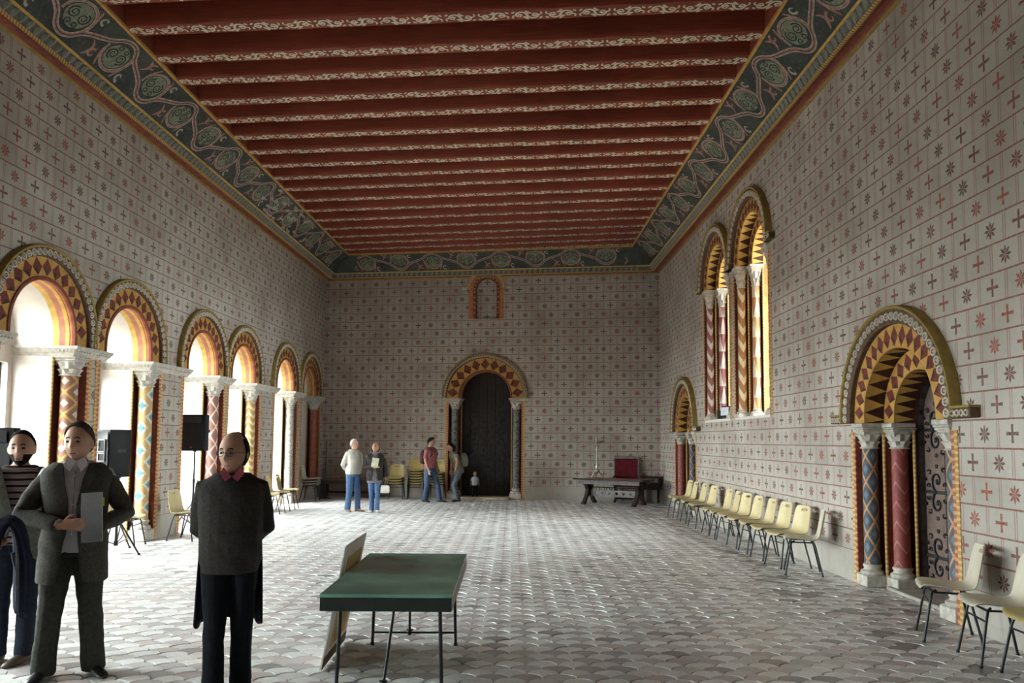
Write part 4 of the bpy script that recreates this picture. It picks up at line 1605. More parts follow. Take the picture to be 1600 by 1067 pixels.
# ------------------------------------------------------------------ back right corner: carved table, candlestick, throne, chest
M['oak_dark'] = wood_mat('dark_oak', (.030, .020, .016), (.055, .036, .028))
M['oak_grey'] = mat('greyed_oak', (.20, .18, .18), .5, .35, var=.35, scale=20, bmp=.3)
M['leather_red'] = mat('red_leather', (.24, .085, .07), .35, .45, var=.2, scale=6)
M['velvet'] = mat('crimson_velvet', (.11, .010, .016), .85, .2, var=.25, scale=9)
t = empty('carved_table', (2.66, 20.12, 0), math.radians(-31))
tag(t, 'carved dark oak table with red leather top on two gothic trestles', 'table')
mb = MB(); mb.box((0, 0, .655), (1.95, .86, .035), 0, .008); mb.obj('tabletop', [M['oak_dark']], t)
mb = MB(); mb.box((0, 0, .675), (1.80, .74, .008), 0, .002); mb.obj('leather_inlay', [M['leather_red']], t)
for sy in (-1, 1):
    mb = MB(); mb.box((0, sy * .36, .585), (1.72, .03, .105), 0, .006)
    for i in range(22): mb.torus((-.80 + i * .0762, sy * .378, .585), .030, .008, 8, 5, 0)
    mb.obj('carved_apron', [M['oak_grey']], t, 40)
for sx in (-1, 1):
    tr = empty('trestle', (0, 0, 0), 0, t)
    poly = [(-.36, .63), (-.36, .54), (-.20, .50), (-.13, .38), (-.17, .26), (-.30, .10), (-.40, .04), (-.42, 0), (-.30, 0), (-.24, .06), (-.12, .20), (0, .25), (.12, .20), (.24, .06), (.30, 0), (.42, 0), (.40, .04), (.30, .10), (.17, .26), (.13, .38), (.20, .50), (.36, .54), (.36, .63)]
    for nm, a0, a1, ins in (('trestle_board', -.045, .045, 0),):
        mb = MB(); mb.prism([(b_, c) for b_, c in poly], lambda p_, q_, s_: (sx * .70 + s_, p_, q_), a0, a1)
        mb.obj('trestle_board', [M['oak_dark']], tr)
    mb = MB(); mb.torus((sx * (.70 + .05), 0, .42), .07, .015, 16, 6, 0, (0, 1, 0), (0, 0, 1)); mb.torus((sx * (.70 + .05), 0, .42), .03, .012, 12, 6, 0, (0, 1, 0), (0, 0, 1))
    for q in (-1, 1): mb.torus((sx * (.70 + .05), q * .2, .57), .04, .012, 12, 6, 0, (0, 1, 0), (0, 0, 1))
    mb.obj('rosette', [M['oak_dark']], tr, 50)
# stretcher with a row of pierced roundels
hol = [[(-.48 + .192 * i + .038 * math.cos(2 * PI * k / 10), .29 + .038 * math.sin(2 * PI * k / 10)) for k in range(10)] for i in range(6)]
mb = MB()
for yy in (-.02, .02): cdt_mesh([(-.68, .20), (.68, .20), (.68, .37), (-.68, .37)], hol, lambda a, b: (a, yy, b), mb)
for h_ in hol + [[(-.68, .20), (.68, .20), (.68, .37), (-.68, .37)]]:
    for i in range(len(h_)):
        a, b_ = h_[i], h_[(i + 1) % len(h_)]
        mb.quad((a[0], -.02, a[1]), (b_[0], -.02, b_[1]), (b_[0], .02, b_[1]), (a[0], .02, a[1]))
mb.obj('pierced_stretcher', [M['oak_grey']], t, fix=False)
mb = MB()
for i in range(9): mb.torus((-.60 + .15 * i, 0, .395), .05, .012, 10, 6, 0, (1, 0, 0), (0, 0, 1))
mb.box((0, 0, .44), (1.36, .05, .02), 0, .004)
mb.obj('tracery_rail', [M['oak_dark']], t, 50)

mb = MB(); mb.box((0, 0, .002), (.21, .297, .004), 0)
o = mb.obj('paper_sheet', [M['canvas_white']], None, loc=(1.92, 20.42, .680), rot=(0, 0, .3)); tag(o, 'white paper sheet lying at the left end of the carved table', 'paper')

M['tarnish'] = mat('tarnished_silver', (.42, .40, .34), .35, .5, .7, var=.4, scale=20)
t = empty('candlestick', (2.26, 20.38, .680)); t.scale = (1.5, 1.5, 1.0); tag(t, 'tall tarnished metal candlestick standing on the carved table', 'candlestick')
mb = MB(); mb.lathe([(.012, .12), (.02, .14), (.045, .17), (.05, .20), (.03, .225), (.016, .25), (.022, .28), (.016, .31), (.013, .42), (.022, .45), (.03, .47), (.02, .50), (.012, .54), (.012, .70), (.02, .73), (.014, .76), (.012, .88), (.03, .90), (.05, .915)], 14)
mb.obj('stem', [M['tarnish']], t, 50)
for k in range(3):
    a = 2 * PI * k / 3 + .3; c, s = math.cos(a), math.sin(a)
    mb = MB(); mb.tube([(c * .015, s * .015, .17), (c * .05, s * .05, .14), (c * .085, s * .085, .07), (c * .11, s * .11, .012)], [.016, .018, .014, .016], 8); mb.ellipsoid((c * .115, s * .115, .014), (.022, .022, .014), 0, 8, 5)
    mb.obj('foot', [M['tarnish']], t, 50)
mb = MB(); mb.lathe([(.0, .905), (.10, .915), (.125, .945), (.128, .955), (.10, .935), (.0, .925)], 18)
for k in range(9):
    a = 2 * PI * k / 9; mb.ellipsoid((.128 * math.cos(a), .128 * math.sin(a), .965), (.016, .016, .022), 0, 6, 5)
mb.obj('drip_crown', [M['tarnish']], t, 50)
mb = MB(); mb.lathe([(.02, .925), (.02, 1.03), (.016, 1.04), (.003, 1.045)], 10); mb.tube([(0, 0, 1.04), (.002, 0, 1.07)], .003, 5); mb.torus((0, 0, 1.09), .03, .007, 10, 5, 0)
mb.obj('candle', [mat('old_wax', (.42, .38, .30), .5)], t, 50)

t = empty('throne_chair', (3.12, 20.98, 0), math.radians(-10)); tag(t, 'dark oak armchair with tall crimson velvet back behind the table', 'chair')
mb = MB(); mb.box((0, .20, .86), (.64, .05, .64), 0, .01, ); mb.obj('back_panel', [M['velvet']], t)
mb = MB(); mb.box((0, .20, 1.20), (.66, .06, .07), 0, .012)
for sx in (-1, 1): mb.box((sx * .325, .205, .60), (.04, .06, 1.16), 0, .008)
mb.obj('back_frame', [M['oak_grey']], t)
mb = MB(); mb.box((0, -.05, .48), (.62, .52, .10), 0, .02); mb.obj('seat', [M['velvet']], t)
for sx in (-1, 1):
    mb = MB(); mb.box((sx * .32, -.08, .68), (.06, .50, .05), 0, .012); mb.box((sx * .32, -.29, .56), (.045, .045, .22), 0, .006); mb.obj('armrest', [M['oak_dark']], t)
    for sy in (-1, 1):
        mb = MB(); mb.tube([(sx * .29, sy * .22 - .03, .45), (sx * .30, sy * .23 - .03, .30), (sx * .25, sy * .18 - .03, .15), (sx * .31, sy * .24 - .03, .015)], [.032, .03, .026, .034], 8); mb.obj('leg', [M['oak_dark']], t, 50)
mb = MB(); mb.box((0, -.24, .12), (.56, .04, .05), 0, .006); mb.box((0, .18, .12), (.56, .04, .05), 0, .006); mb.obj('stretcher', [M['oak_dark']], t)

t = empty('side_cabinet', (3.76, 20.88, 0), math.radians(-8)); tag(t, 'small dark cabinet on legs in the far right corner', 'cabinet')
mb = MB(); mb.box((0, 0, .52), (.46, .34, .32), 0, .01); mb.obj('body', [M['oak_dark']], t)
mb = MB(); mb.box((0, 0, .695), (.52, .40, .03), 0, .008); mb.obj('top', [M['oak_dark']], t)
mb = MB(); mb.box((0, -.175, .60), (.40, .012, .11), 0, .004); dr = mb.obj('drawer', [M['oak_grey']], t)
mb = MB(); mb.ellipsoid((0, -.19, .60), (.014, .014, .014), 0, 8, 6); mb.obj('knob', [M['iron']], dr, 50)
for sx in (-1, 1):
    for sy in (-1, 1):
        mb = MB(); mb.box((sx * .20, sy * .14, .18), (.04, .04, .36), 0, .006); mb.obj('leg', [M['oak_dark']], t)

# floodlight standing on the sill of the farther upper window
t = empty('floodlight', (AR - .16 + .20, 14.72, 2.095), math.radians(-70)); tag(t, 'small black floodlight on the sill of the farther upper window', 'lamp')
mb = MB(); mb.box((0, 0, .14), (.30, .12, .20), 0, .015); mb.obj('housing', [M['black_plastic']], t)
mb = MB()
for i in range(7): mb.box((-.12 + .04 * i, .075, .14), (.008, .05, .18), 0)
mb.obj('cooling_fins', [M['black_metal']], t)
mb = MB(); mb.box((0, -.064, .14), (.26, .008, .16), 0, .003); mb.obj('lens', [M['chrome']], t)
mb = MB(); mb.tube([(-.165, 0, .14), (-.165, 0, .012), (.165, 0, .012), (.165, 0, .14)], .009, 6); mb.obj('bracket', [M['black_metal']], t, 50)
mb = MB(); mb.box((.0, .0, .09), (.14, .16, .17), 0, .012); 
o = mb.obj('ballast_box', [M['black_plastic']], None, loc=(AR + .04, 15.10, 2.095), rot=(0, 0, .3)); tag(o, 'black ballast box beside the floodlight on the window sill', 'box')

# bench and pole in the far left corner
t = empty('long_bench', (-4.58, 22.02, 0), -math.atan(.1538)); tag(t, 'low dark wooden bench against the back wall in the left corner', 'bench')
mb = MB(); mb.box((0, 0, .505), (1.70, .42, .04), 0, .008); mb.obj('seat_board', [wood_mat('bench_oak', (.14, .10, .07), (.20, .15, .10))], t)
mb = MB(); mb.box((0, -.17, .43), (1.62, .025, .10), 0, .004); mb.box((0, .17, .43), (1.62, .025, .10), 0, .004); mb.obj('apron', [M['oak_dark']], t)
for sx in (-1, 1):
    mb = MB(); mb.box((sx * .74, 0, .235), (.05, .36, .47), 0, .006); mb.obj('leg', [M['oak_dark']], t)
mb = MB(); mb.box((0, 0, .14), (1.44, .04, .06), 0, .006); mb.obj('stretcher', [M['oak_dark']], t)
t = empty('pole_stand', (-5.17, 21.52, 0)); tag(t, 'thin black pole standing in the far left corner', 'pole')
mb = MB(); mb.lathe([(.02, .02), (.018, .9), (.026, .92), (.026, .98), (.016, 1.0), (.012, 1.52), (.02, 1.56), (.004, 1.60)], 10); mb.obj('shaft', [M['black_metal']], t, 50)
mb = MB(); mb.lathe([(.16, 0), (.165, .012), (.15, .025), (.03, .035), (.025, .06)], 20); mb.obj('foot', [M['iron']], t, 50)
# ================================================================== PEOPLE
def skin_mat(name, c):
    m, nt, b = nodes_begin(name, .5, .35)
    n = nnoise(14, 3)
    col = mixc(((n - .5) * 1.6 + .5).clamp(), tuple(x * .86 for x in c), tuple(min(1, x * 1.1) for x in c))
    finish(nt, b, col)
    b.inputs['Subsurface Weight'].default_value = .08
    b.inputs['Subsurface Radius'].default_value = (.01, .004, .002)
    return m


def cloth(name, c, var=.25, scale=30, rough=.85, bmp=.25):
    return mat(name, c, rough, .15, var=var, scale=scale, bmp=bmp)


SKIN = skin_mat('skin', (.47, .27, .19))
SKIN2 = skin_mat('skin_tan', (.40, .22, .15))
LIPS = skin_mat('lips', (.36, .13, .11))
EYE = mat('eye_dark', (.04, .03, .025), .15, .5, var=.1)


def stripes(name, a, b2, step):
    m, nt, b = nodes_begin(name, .9, .1)
    u, w, z, vec = coords()
    t = ((z + nnoise(4, 2, vec) * .012) / step).frac()
    col = mixc(t < .36, a, b2)
    col = mixc(((t - .68).abs() < .07), col, (.30, .20, .19))
    finish(nt, b, col); bump(b, nnoise(140, 2, vec), .2, .003)
    return m


def head_pt(d):
    x, y, z = d
    X_ = x * .0765; Y_ = y * (.100 if y > 0 else .090); Z_ = z * .121
    lo = max(0, -z)
    X_ *= 1 - .30 * lo ** 1.4
    if y > 0: Y_ *= 1 - .38 * lo ** 1.1
    else: Y_ *= 1 - .02 * lo
    if y < 0:
        fr_ = min(1, -y * 1.5)
        g = lambda cx, cz, sx, sz: math.exp(-((x - cx) / sx) ** 2 - ((z - cz) / sz) ** 2)
        Y_ -= fr_ * .026 * g(0, -.22, .17, .13)            # nose tip
        Y_ -= fr_ * .012 * g(0, -.02, .13, .18)            # bridge
        Y_ -= fr_ * .006 * g(0, .20, .55, .09)             # brow
        Y_ += fr_ * .010 * (g(.36, .04, .17, .10) + g(-.36, .04, .17, .10))   # sockets
        Y_ -= fr_ * .007 * g(0, -.52, .30, .055)           # upper lip
        Y_ -= fr_ * .006 * g(0, -.63, .26, .05)            # lower lip
        Y_ += fr_ * .005 * g(0, -.575, .28, .02)
        Y_ -= fr_ * .010 * g(0, -.86, .32, .14)            # chin
        Y_ -= fr_ * .005 * (g(.52, -.22, .2, .2) + g(-.52, -.22, .2, .2))     # cheeks
    return Vector((X_, Y_, Z_))


def sphere_dirs(nu, nv):
    for j in range(nv + 1):
        t = -PI / 2 + PI * j / nv
        for i in range(nu):
            a = 2 * PI * i / nu
            yield (math.cos(t) * math.cos(a), math.cos(t) * math.sin(a), math.sin(t))


def hand(mb, wrist, d, n, side, s=1.0, curl=.5):
    """palm with four fingers and a thumb. d: towards the fingertips, n: palm side, side: thumb side"""
    w = Vector(wrist); d = Vector(d).normalized(); n = Vector(n); n = (n - d * n.dot(d)).normalized()
    t = Vector(side); t = (t - d * t.dot(d) - n * t.dot(n)).normalized()
    def ring(c, a, b_): return [c + t * (a * math.cos(q)) + n * (b_ * math.sin(q)) for q in [2 * PI * k / 10 for k in range(10)]]
    mb.loft([ring(w - d * .03 * s, .026 * s, .020 * s), ring(w, .026 * s, .019 * s), ring(w + d * .03 * s, .036 * s, .017 * s), ring(w + d * .07 * s, .041 * s, .015 * s), ring(w + d * .092 * s, .038 * s, .012 * s)], 0)
    for k, (off, ln) in enumerate(((.030, .070), (.010, .080), (-.010, .075), (-.029, .058))):
        p = w + d * .085 * s + t * off * s
        pts = [p]; dd = d.copy()
        for q in range(3):
            ang = curl * (.55 + .25 * q)
            dd = (dd * math.cos(ang) + n * math.sin(ang)).normalized() if q else (dd * math.cos(curl * .4) + n * math.sin(curl * .4)).normalized()
            pts.append(pts[-1] + dd * ln * s * (.42, .33, .25)[q])
        mb.tube(pts, [.0100 * s, .0096 * s, .0090 * s, .0075 * s], 8, 0)
    p = w + d * .025 * s + t * .030 * s
    e1 = p + (t * .75 + d * .65 + n * .25).normalized() * .038 * s
    e2 = e1 + (t * .25 + d * .9 + n * .35).normalized() * .032 * s
    mb.tube([p - t * .01 * s, p, e1, e2], [.013 * s, .0135 * s, .0110 * s, .0085 * s], 8, 0)


def remeshed(mb, name, mats, vox, it=4, fac=.5):
    me = mb.mesh(name, mats, None)
    out = evaluated(me, [('REMESH', dict(mode='VOXEL', voxel_size=vox, use_smooth_shade=True)), ('SMOOTH', dict(factor=fac, iterations=it))])
    out.name = name
    if name != 'body': wrinkle(out)
    out.polygons.foreach_set('use_smooth', [True] * len(out.polygons))
    return out


def wrinkle(me, amp=.0055):
    """soft folds in the cloth"""
    n = len(me.vertices)
    off = Vector((random.random() * 9, random.random() * 9, random.random() * 9))
    co = []
    for v in me.vertices:
        p = v.co
        q = noise.noise(Vector((p.x * 7 + p.z * 5, p.y * 7, p.z * 9 - abs(p.x) * 8)) + off)
        q2 = noise.noise(Vector((p.x * 16, p.y * 16, p.z * 22 + p.x * 14)) + off)
        co.extend(p + v.normal * (amp * (q * 1.3 + (1 - abs(q2)) * .5 - .25)))
    me.vertices.foreach_set('co', co)
    me.update()


def ell(c, rx, ry, n=20, p=2.3):
    out = []
    for k in range(n):
        a = 2 * PI * k / n
        ca, sa = math.cos(a), math.sin(a)
        q = (abs(ca) ** p + abs(sa) ** p) ** (-1 / p)
        out.append((c[0] + rx * q * ca, c[1] + ry * q * sa, c[2]))
    return out


TORSO = [(.86, .150, .115, .01), (.93, .165, .120, .012), (1.0, .160, .115, .008), (1.10, .155, .108, .0), (1.20, .165, .114, -.004), (1.30, .180, .120, -.004), (1.38, .190, .112, .002), (1.425, .182, .096, .008), (1.455, .145, .078, .014), (1.485, .105, .068, .016), (1.515, .070, .060, .014)]


class Person:
    def __init__(s, label, loc, rz, h=1.75, vox=.008, group=None, stout=0.0, lean=(0, 0), head_scale=1.0):
        s.t = empty('person', loc, rz); tag(s.t, label, 'person', group)
        s.k = h / 1.75; s.vox = vox; s.stout = stout; s.lean = lean; s.hs = head_scale
        s.sk = MB()
        s.ank = [(-.11, 0.0, .08), (.11, 0.0, .08)]
        s.toe = [(-.12, -1), (.12, -1)]
        s.parts = {}

    def lp(s, p):
        """leaning of the upper body about the hips"""
        x, y, z = p
        if z > .95:
            d = z - .95
            return Vector((x + s.lean[0] * d, y + s.lean[1] * d, z - .5 * d * (s.lean[0] ** 2 + s.lean[1] ** 2)))
        return Vector((x, y, z))

    def S(s, p): return tuple(q * s.k for q in p)

    def torso_rings(s, grow=0.0, z0=0.0, z1=9.0, n=20, flare=0.0):
        out = []
        zs_ = [r[0] for r in TORSO]
        keys = [z for z in zs_ if z0 < z < z1]
        if z0 > 0: keys = [z0] + keys
        if z1 < 9: keys = keys + [z1]
        for z in keys:
            rx, ry, yc = [np.interp(z, zs_, [r[i] for r in TORSO]) for i in (1, 2, 3)]
            belly = s.stout * math.exp(-((z - 1.08) / .17) ** 2)
            fl = flare * max(0, 1.0 - z)
            out.append((z, rx + grow + belly * .55 + fl, ry + grow + belly + fl, yc - belly * .45))
        return out

    def ring3(s, q, n=20):
        z, rx, ry, yc = q
        c = s.lp((0, yc, z))
        return [s.S(p) for p in ell(c, rx, ry, n)]

    def build_body(s, arms, legs, head=(0, 0, 0), skin=None, bare=False):
        """arms/legs: joint lists; one continuous skin surface"""
        skin = skin or SKIN
        s.arms = arms; s.legs = legs
        mb = s.sk
        mb.loft([s.ring3((z, rx * .93, ry * .92, yc)) for z, rx, ry, yc in s.torso_rings(-.012)], 0)
        for a in arms:
            sh, el, wr = a['j']
            mb.tube([s.S(s.lp(sh)), s.S(a2(s, el)), s.S(a2(s, wr))], [.046 * s.k, .040 * s.k, .027 * s.k], 10, 0)
            hand(mb, s.S(a2(s, wr)), a['d'], a['n'], a['t'], s.k * 1.0, a.get('curl', .5))
        for l in legs:
            hp, kn, an = l['j']
            mb.tube([s.S(hp), s.S(kn), s.S(an)], [.075 * s.k, .05 * s.k, .036 * s.k], 10, 0)
            tx, ty = l['toe']
            mb.tube([s.S((an[0], an[1] + .02, .035)), s.S((an[0] + tx * .12, an[1] + ty * .12, .022))], [.028 * s.k, .016 * s.k], 8, 0)
        nb = s.lp((0, .012, 1.46)); hd = s.lp((0, -.012, 1.60 + .02))
        mb.tube([s.S(nb), s.S((nb + hd) / 2), s.S(hd)], [.060 * s.k, .054 * s.k, .052 * s.k], 12, 0)
        yaw, pitch, rollh = head
        hm = Matrix.Translation(s.S(s.lp((0, -.020, 1.622 + .118 * (s.hs - 1))))) @ Matrix.Rotation(yaw, 4, 'Z') @ Matrix.Rotation(pitch, 4, 'X') @ Matrix.Rotation(rollh, 4, 'Y') @ Matrix.Scale(s.k * s.hs * 1.07, 4)
        s.hm = hm
        nu, nv = 40, 30
        vs_ = [hm @ head_pt(d) for d in sphere_dirs(nu, nv)]
        fs = [(j * nu + i, j * nu + (i + 1) % nu, (j + 1) * nu + (i + 1) % nu, (j + 1) * nu + i) for j in range(nv) for i in range(nu)]
        h2 = MB(); h2.add(vs_, fs)
        me = h2.mesh('h', [])
        b = bmesh.new(); b.from_mesh(me); bmesh.ops.remove_doubles(b, verts=b.verts, dist=1e-6)
        b.verts.ensure_lookup_table(); b.verts.index_update()
        mb.add([v.co[:] for v in b.verts], [tuple(v.index for v in f.verts) for f in b.faces])
        b.free()
        for sx in (-1, 1):
            mb.ellipsoid((0, 0, 0), (.010, .020, .032), 0, 10, 8, hm @ Matrix.Translation((sx * .077, .012, -.008)) @ Matrix.Rotation(sx * .35, 4, 'Z'))
        me = remeshed(mb, 'body', [skin], s.vox, 3, .4)
        link_mesh('body', me, s.t)
        for sx in (-1, 1):
            e = MB(); e.ellipsoid((0, 0, 0), (.0135, .008, .0075), 0, 10, 6, hm @ Matrix.Translation((sx * .028, -.0775, .005)))
            e.obj('eye', [EYE], s.t, 60)
            e = MB(); pts = [hm @ (head_pt(Vector((sx * (.18 + .42 * q), -.9, .20 + .06 * math.sin(PI * q))).normalized()) * 1.02) for q in (0, .25, .5, .75, 1)]
            s.brow = getattr(s, 'brow', [])
            s.brow.append(pts)
        lp_ = MB(); pts = [hm @ (head_pt(Vector((q * .26, -.82, -.575)).normalized()) * 1.012) for q in (-1, -.5, 0, .5, 1)]
        lp_.tube(pts, [.003 * s.k, .0055 * s.k, .006 * s.k, .0055 * s.k, .003 * s.k], 6)
        lp_.obj('lips', [LIPS], s.t, 60)

    def hair(s, style, m, thick=.016):
        nu, nv = 56, 40
        D = list(sphere_dirs(nu, nv))
        def keep(d):
            x, y, z = d
            if style == 'balding': return (y > -.12 and -.62 < z < .70) or (y > .35 and z > -.6)
            base = z > .40 - .95 * (y + .25)
            if style == 'short': return base and z > -.62
            if style == 'crop': return z > .46 - .9 * (y + .22) and z > -.5
            return base or (y > -.10 and z > -1.2)
        mb = MB(); idx = {}
        vs_ = []
        for i, d in enumerate(D):
            p = head_pt(d)
            r = 1.0
            if style == 'bob':
                r = 1.10
                if d[2] < .1: p = Vector((p.x * (1 + .25 * (.1 - d[2])), p.y * (1 + .2 * (.1 - d[2])) + .01, p.z * 1.05)); p.x += .02 * (1 if p.x > 0 else -1) * min(1, abs(p.x) * 40)
            nz = noise.noise(Vector(d) * 5) * .004
            vs_.append(s.hm @ (p * (r * 1.015) + Vector(d) * nz))
        fs = []
        for j in range(nv):
            for i in range(nu):
                q = (j * nu + i, j * nu + (i + 1) % nu, (j + 1) * nu + (i + 1) % nu, (j + 1) * nu + i)
                if all(keep(D[k]) for k in q): fs.append(q)
        mb.add(vs_, fs)
        me = mb.mesh('hair', [m], None, fix=True)
        out = evaluated(me, [('SOLIDIFY', dict(thickness=thick * s.k, offset=1.0)), ('SMOOTH', dict(factor=.5, iterations=3))])
        out.name = 'hair'; out.polygons.foreach_set('use_smooth', [True] * len(out.polygons))
        link_mesh('hair', out, s.t)
        b = MB()
        for pts in s.brow: b.tube(pts, [.003, .0045, .0045, .004, .002], 6)
        b.obj('eyebrows', [m], s.t, 60)

    def trousers(s, m, z_top=1.02, wide=1.0, hem=.055, name='trousers'):
        mb = MB()
        mb.loft([s.ring3(q) for q in s.torso_rings(.012, .84, z_top)], 0)
        for l in s.legs:
            hp, kn, an = [Vector(p) for p in l['j']]
            end = Vector((an[0], an[1] + .005, hem))
            pts = [hp + Vector((0, 0, .04)), hp.lerp(kn, .45), kn, kn.lerp(end, .5), end]
            mb.tube([s.S(p) for p in pts], [w * s.k * wide for w in (.098, .088, .072, .068, .072)], 14, 0)
        link_mesh(name, remeshed(mb, name, [m], s.vox * 1.1, 5), s.t)

    def top(s, m, z0=.88, grow=.020, sleeve=1.0, name='sweater', flare=0.0, z1=1.50, arm_k=1.0):
        mb = MB()
        mb.loft([s.ring3(q) for q in s.torso_rings(grow, z0, z1, flare=flare)], 0)
        for a in s.arms:
            sh, el, wr = s.lp(a['j'][0]), a2(s, a['j'][1]), a2(s, a['j'][2])
            pts = [sh + (Vector((0, .012, 1.43)) - Vector((0, 0, 1.43))) * 0, sh.lerp(el, .5), el, el.lerp(wr, .55), wr.lerp(el, .06)]
            rs = [.064, .061, .056, .050, .043]
            if sleeve < 1: pts = [sh, sh.lerp(el, .5), sh.lerp(el, sleeve)]; rs = [.068, .064, .066]
            inner = s.lp((a['j'][0][0] * .50, .010, 1.425))
            mb.tube([s.S(inner)] + [s.S(p) for p in pts], [.058 * s.k] + [r * s.k * arm_k for r in rs], 12, 0)
        link_mesh(name, remeshed(mb, name, [m], s.vox, 4), s.t)

    def shoes(s, m):
        for l in s.legs:
            an = l['j'][2]; tx, ty = l['toe']
            q = math.hypot(tx, ty); tx, ty = tx / q, ty / q
            rings = []
            for t_, w, h_ in ((-.075, .018, .030), (-.068, .030, .060), (-.03, .036, .080), (.03, .037, .082), (.08, .042, .062), (.14, .045, .046), (.18, .036, .036), (.205, .016, .022)):
                c = (an[0] + tx * t_, an[1] + ty * t_)
                nx, ny = -ty, tx
                rings.append([s.S((c[0] + nx * w * math.cos(a) * (1.08 if math.sin(a) < 0 else 1), c[1] + ny * w * math.cos(a), max(.002, h_ * .5 + h_ * .5 * math.sin(a)))) for a in [2 * PI * k / 12 for k in range(12)]])
            mb = MB(); mb.loft(rings, 0)
            mb.obj('shoe', [m], s.t, 60)

    def jacket(s, m, z0=.72, open_bot=.07, open_top=.075, button=1.12, lapel=None, grow=.036, name='jacket', flare=.06):
        """open-fronted jacket: shell with a front opening, sleeves and lapels"""
        mb = MB(); n = 36
        rings = []
        edges = {-1: [], 1: []}
        for q in s.torso_rings(grow, z0, 1.485, flare=flare):
            z, rx, ry, yc = q
            if z < button: ow = .018 + (button - z) / (button - z0) * open_bot
            else: ow = .018 + (z - button) / (1.485 - button) * open_top
            a0 = math.asin(min(.95, ow / max(rx, .05)))
            ring = []
            c = s.lp((0, yc, z))
            for k in range(n + 1):
                a = -PI / 2 + a0 + (2 * PI - 2 * a0) * k / n
                ca, sa = math.cos(a), math.sin(a)
                p_ = (abs(ca) ** 2.3 + abs(sa) ** 2.3) ** (-1 / 2.3)
                ring.append(s.S((c.x + rx * p_ * ca, c.y + ry * p_ * sa, c.z)))
            rings.append(ring)
            edges[1].append((z, Vector(ring[0]))); edges[-1].append((z, Vector(ring[-1])))
        mb.loft(rings, 0, False, False)
        me = mb.mesh(name, [m], None)
        out = evaluated(me, [('SUBSURF', dict(levels=1)), ('SOLIDIFY', dict(thickness=.012, offset=0))])
        out2 = evaluated(out, [('SUBSURF', dict(levels=1))]); wrinkle(out2, .006)
        b2 = bmesh.new(); b2.from_mesh(out2)
        sl = MB()
        for a in s.arms:
            sh, el, wr = s.lp(a['j'][0]), a2(s, a['j'][1]), a2(s, a['j'][2])
            inner = s.lp((a['j'][0][0] * .50, .012, 1.425))
            pts = [inner, sh + Vector((-.018 * (1 if sh.x > 0 else -1), 0, -.018)), sh.lerp(el, .33), sh.lerp(el, .7), el, el.lerp(wr, .4), el.lerp(wr, .93)]
            sl.tube([s.S(p) for p in pts], [r * s.k for r in (.062, .074, .072, .067, .064, .060, .052)], 14, 0)
        sm = remeshed(sl, name, [m], s.vox, 4)
        b2.from_mesh(sm)
        fin = bpy.data.meshes.new(name); b2.to_mesh(fin); b2.free()
        fin.materials.append(m)
        fin.polygons.foreach_set('use_smooth', [True] * len(fin.polygons))
        fin.set_sharp_from_angle(angle=math.radians(50))
        link_mesh(name, fin, s.t)
        for sg in (-1, 1):
            lb = MB()
            E_ = [(z, p) for z, p in edges[sg] if z >= button - .02]
            inner = [p + Vector((0, -.009, 0)) for z, p in E_]
            outer = []
            for i, (z, p) in enumerate(E_):
                t_ = i / max(1, len(E_) - 1)
                wd = .070 * math.sin(PI * min(1, .12 + .80 * t_)) * s.k
                outer.append(p + Vector((sg * wd, -.010 + wd * .22, .004)))
            lb.loft([[a_, a_ + Vector((0, -.007, 0)), b_ + Vector((0, -.006, 0)), b_] for a_, b_ in zip(inner, outer)], 0)
            lb.obj('lapel', [lapel or m], s.t, 40)
        return edges


def a2(s, p):
    """arm joints given relative to the upright figure, carried along when leaning"""
    return s.lp(p)


def arm(side, el, wr, d, n, t, curl=.5, sh=None):
    return {'j': (sh or (side * .180, .012, 1.395), el, wr), 'd': d, 'n': n, 't': t, 'curl': curl}


def leg(side, x=.10, y=0.0, knee=None, hip=.088, toe=None):
    an = (side * x, y, .085)
    kn = knee or (side * (hip + x) / 2, y * .5 - .02, .49)
    return {'j': ((side * hip, .01, .88), kn, an), 'toe': toe or (side * .25, -1)}


BLAZER = cloth('blazer_tweed', (.058, .054, .046), .3, 60)
LAPEL = cloth('blazer_lapel', (.050, .047, .041), .3, 60)
TROU1 = cloth('trouser_olive', (.040, .040, .033), .3, 40)
SHIRT1 = cloth('shirt_mauve_grey', (.46, .43, .46), .1, 12)
HAIR_GR = cloth('hair_brown_grey', (.045, .036, .030), .4, 80)
HAIR_DK = cloth('hair_dark', (.014, .011, .010), .4, 80)
SHOE_BK = mat('shoe_black', (.012, .011, .011), .35, .4)
SHOE_BR = mat('shoe_brown', (.075, .055, .040), .5, .3)

# --- man in the grey blazer, hands together over a notebook
P = Person('man in dark grey blazer and pale shirt holding papers in both hands', (-3.06, 5.45, 0), math.radians(22), 1.73, .0075, 'visitors in the foreground', head_scale=1.07)
P.build_body([arm(-1, (-.325, -.02, 1.13), (-.055, -.225, 1.065), (.92, -.18, .12), (-.1, .9, -.2), (.05, -.15, 1), .45),
              arm(1, (.325, .0, 1.12), (.165, -.20, 1.055), (-.9, -.25, .05), (0, .9, 0), (0, -.1, 1), .6)],
             [leg(-1, .155, .0), leg(1, .155, .02, toe=(.5, -1))], (math.radians(-16), 0, 0))
P.hair('short', HAIR_GR, .014)
P.trousers(TROU1, 1.0, 1.10, .03)
P.top(SHIRT1, .86, .016, name='shirt', z1=1.50)
P.jacket(BLAZER, .66, .055, .060, 1.16, LAPEL, .040, flare=.10)
P.shoes(SHOE_BK)
cb = MB()
for sg in (-1, 1):
    cb.prism([(0, 1.50), (sg * .055, 1.535), (sg * .075, 1.475), (sg * .035, 1.425)], lambda a, b, t: P.S((a, -.075 - t - .35 * (1.53 - b), b)), 0, .008)
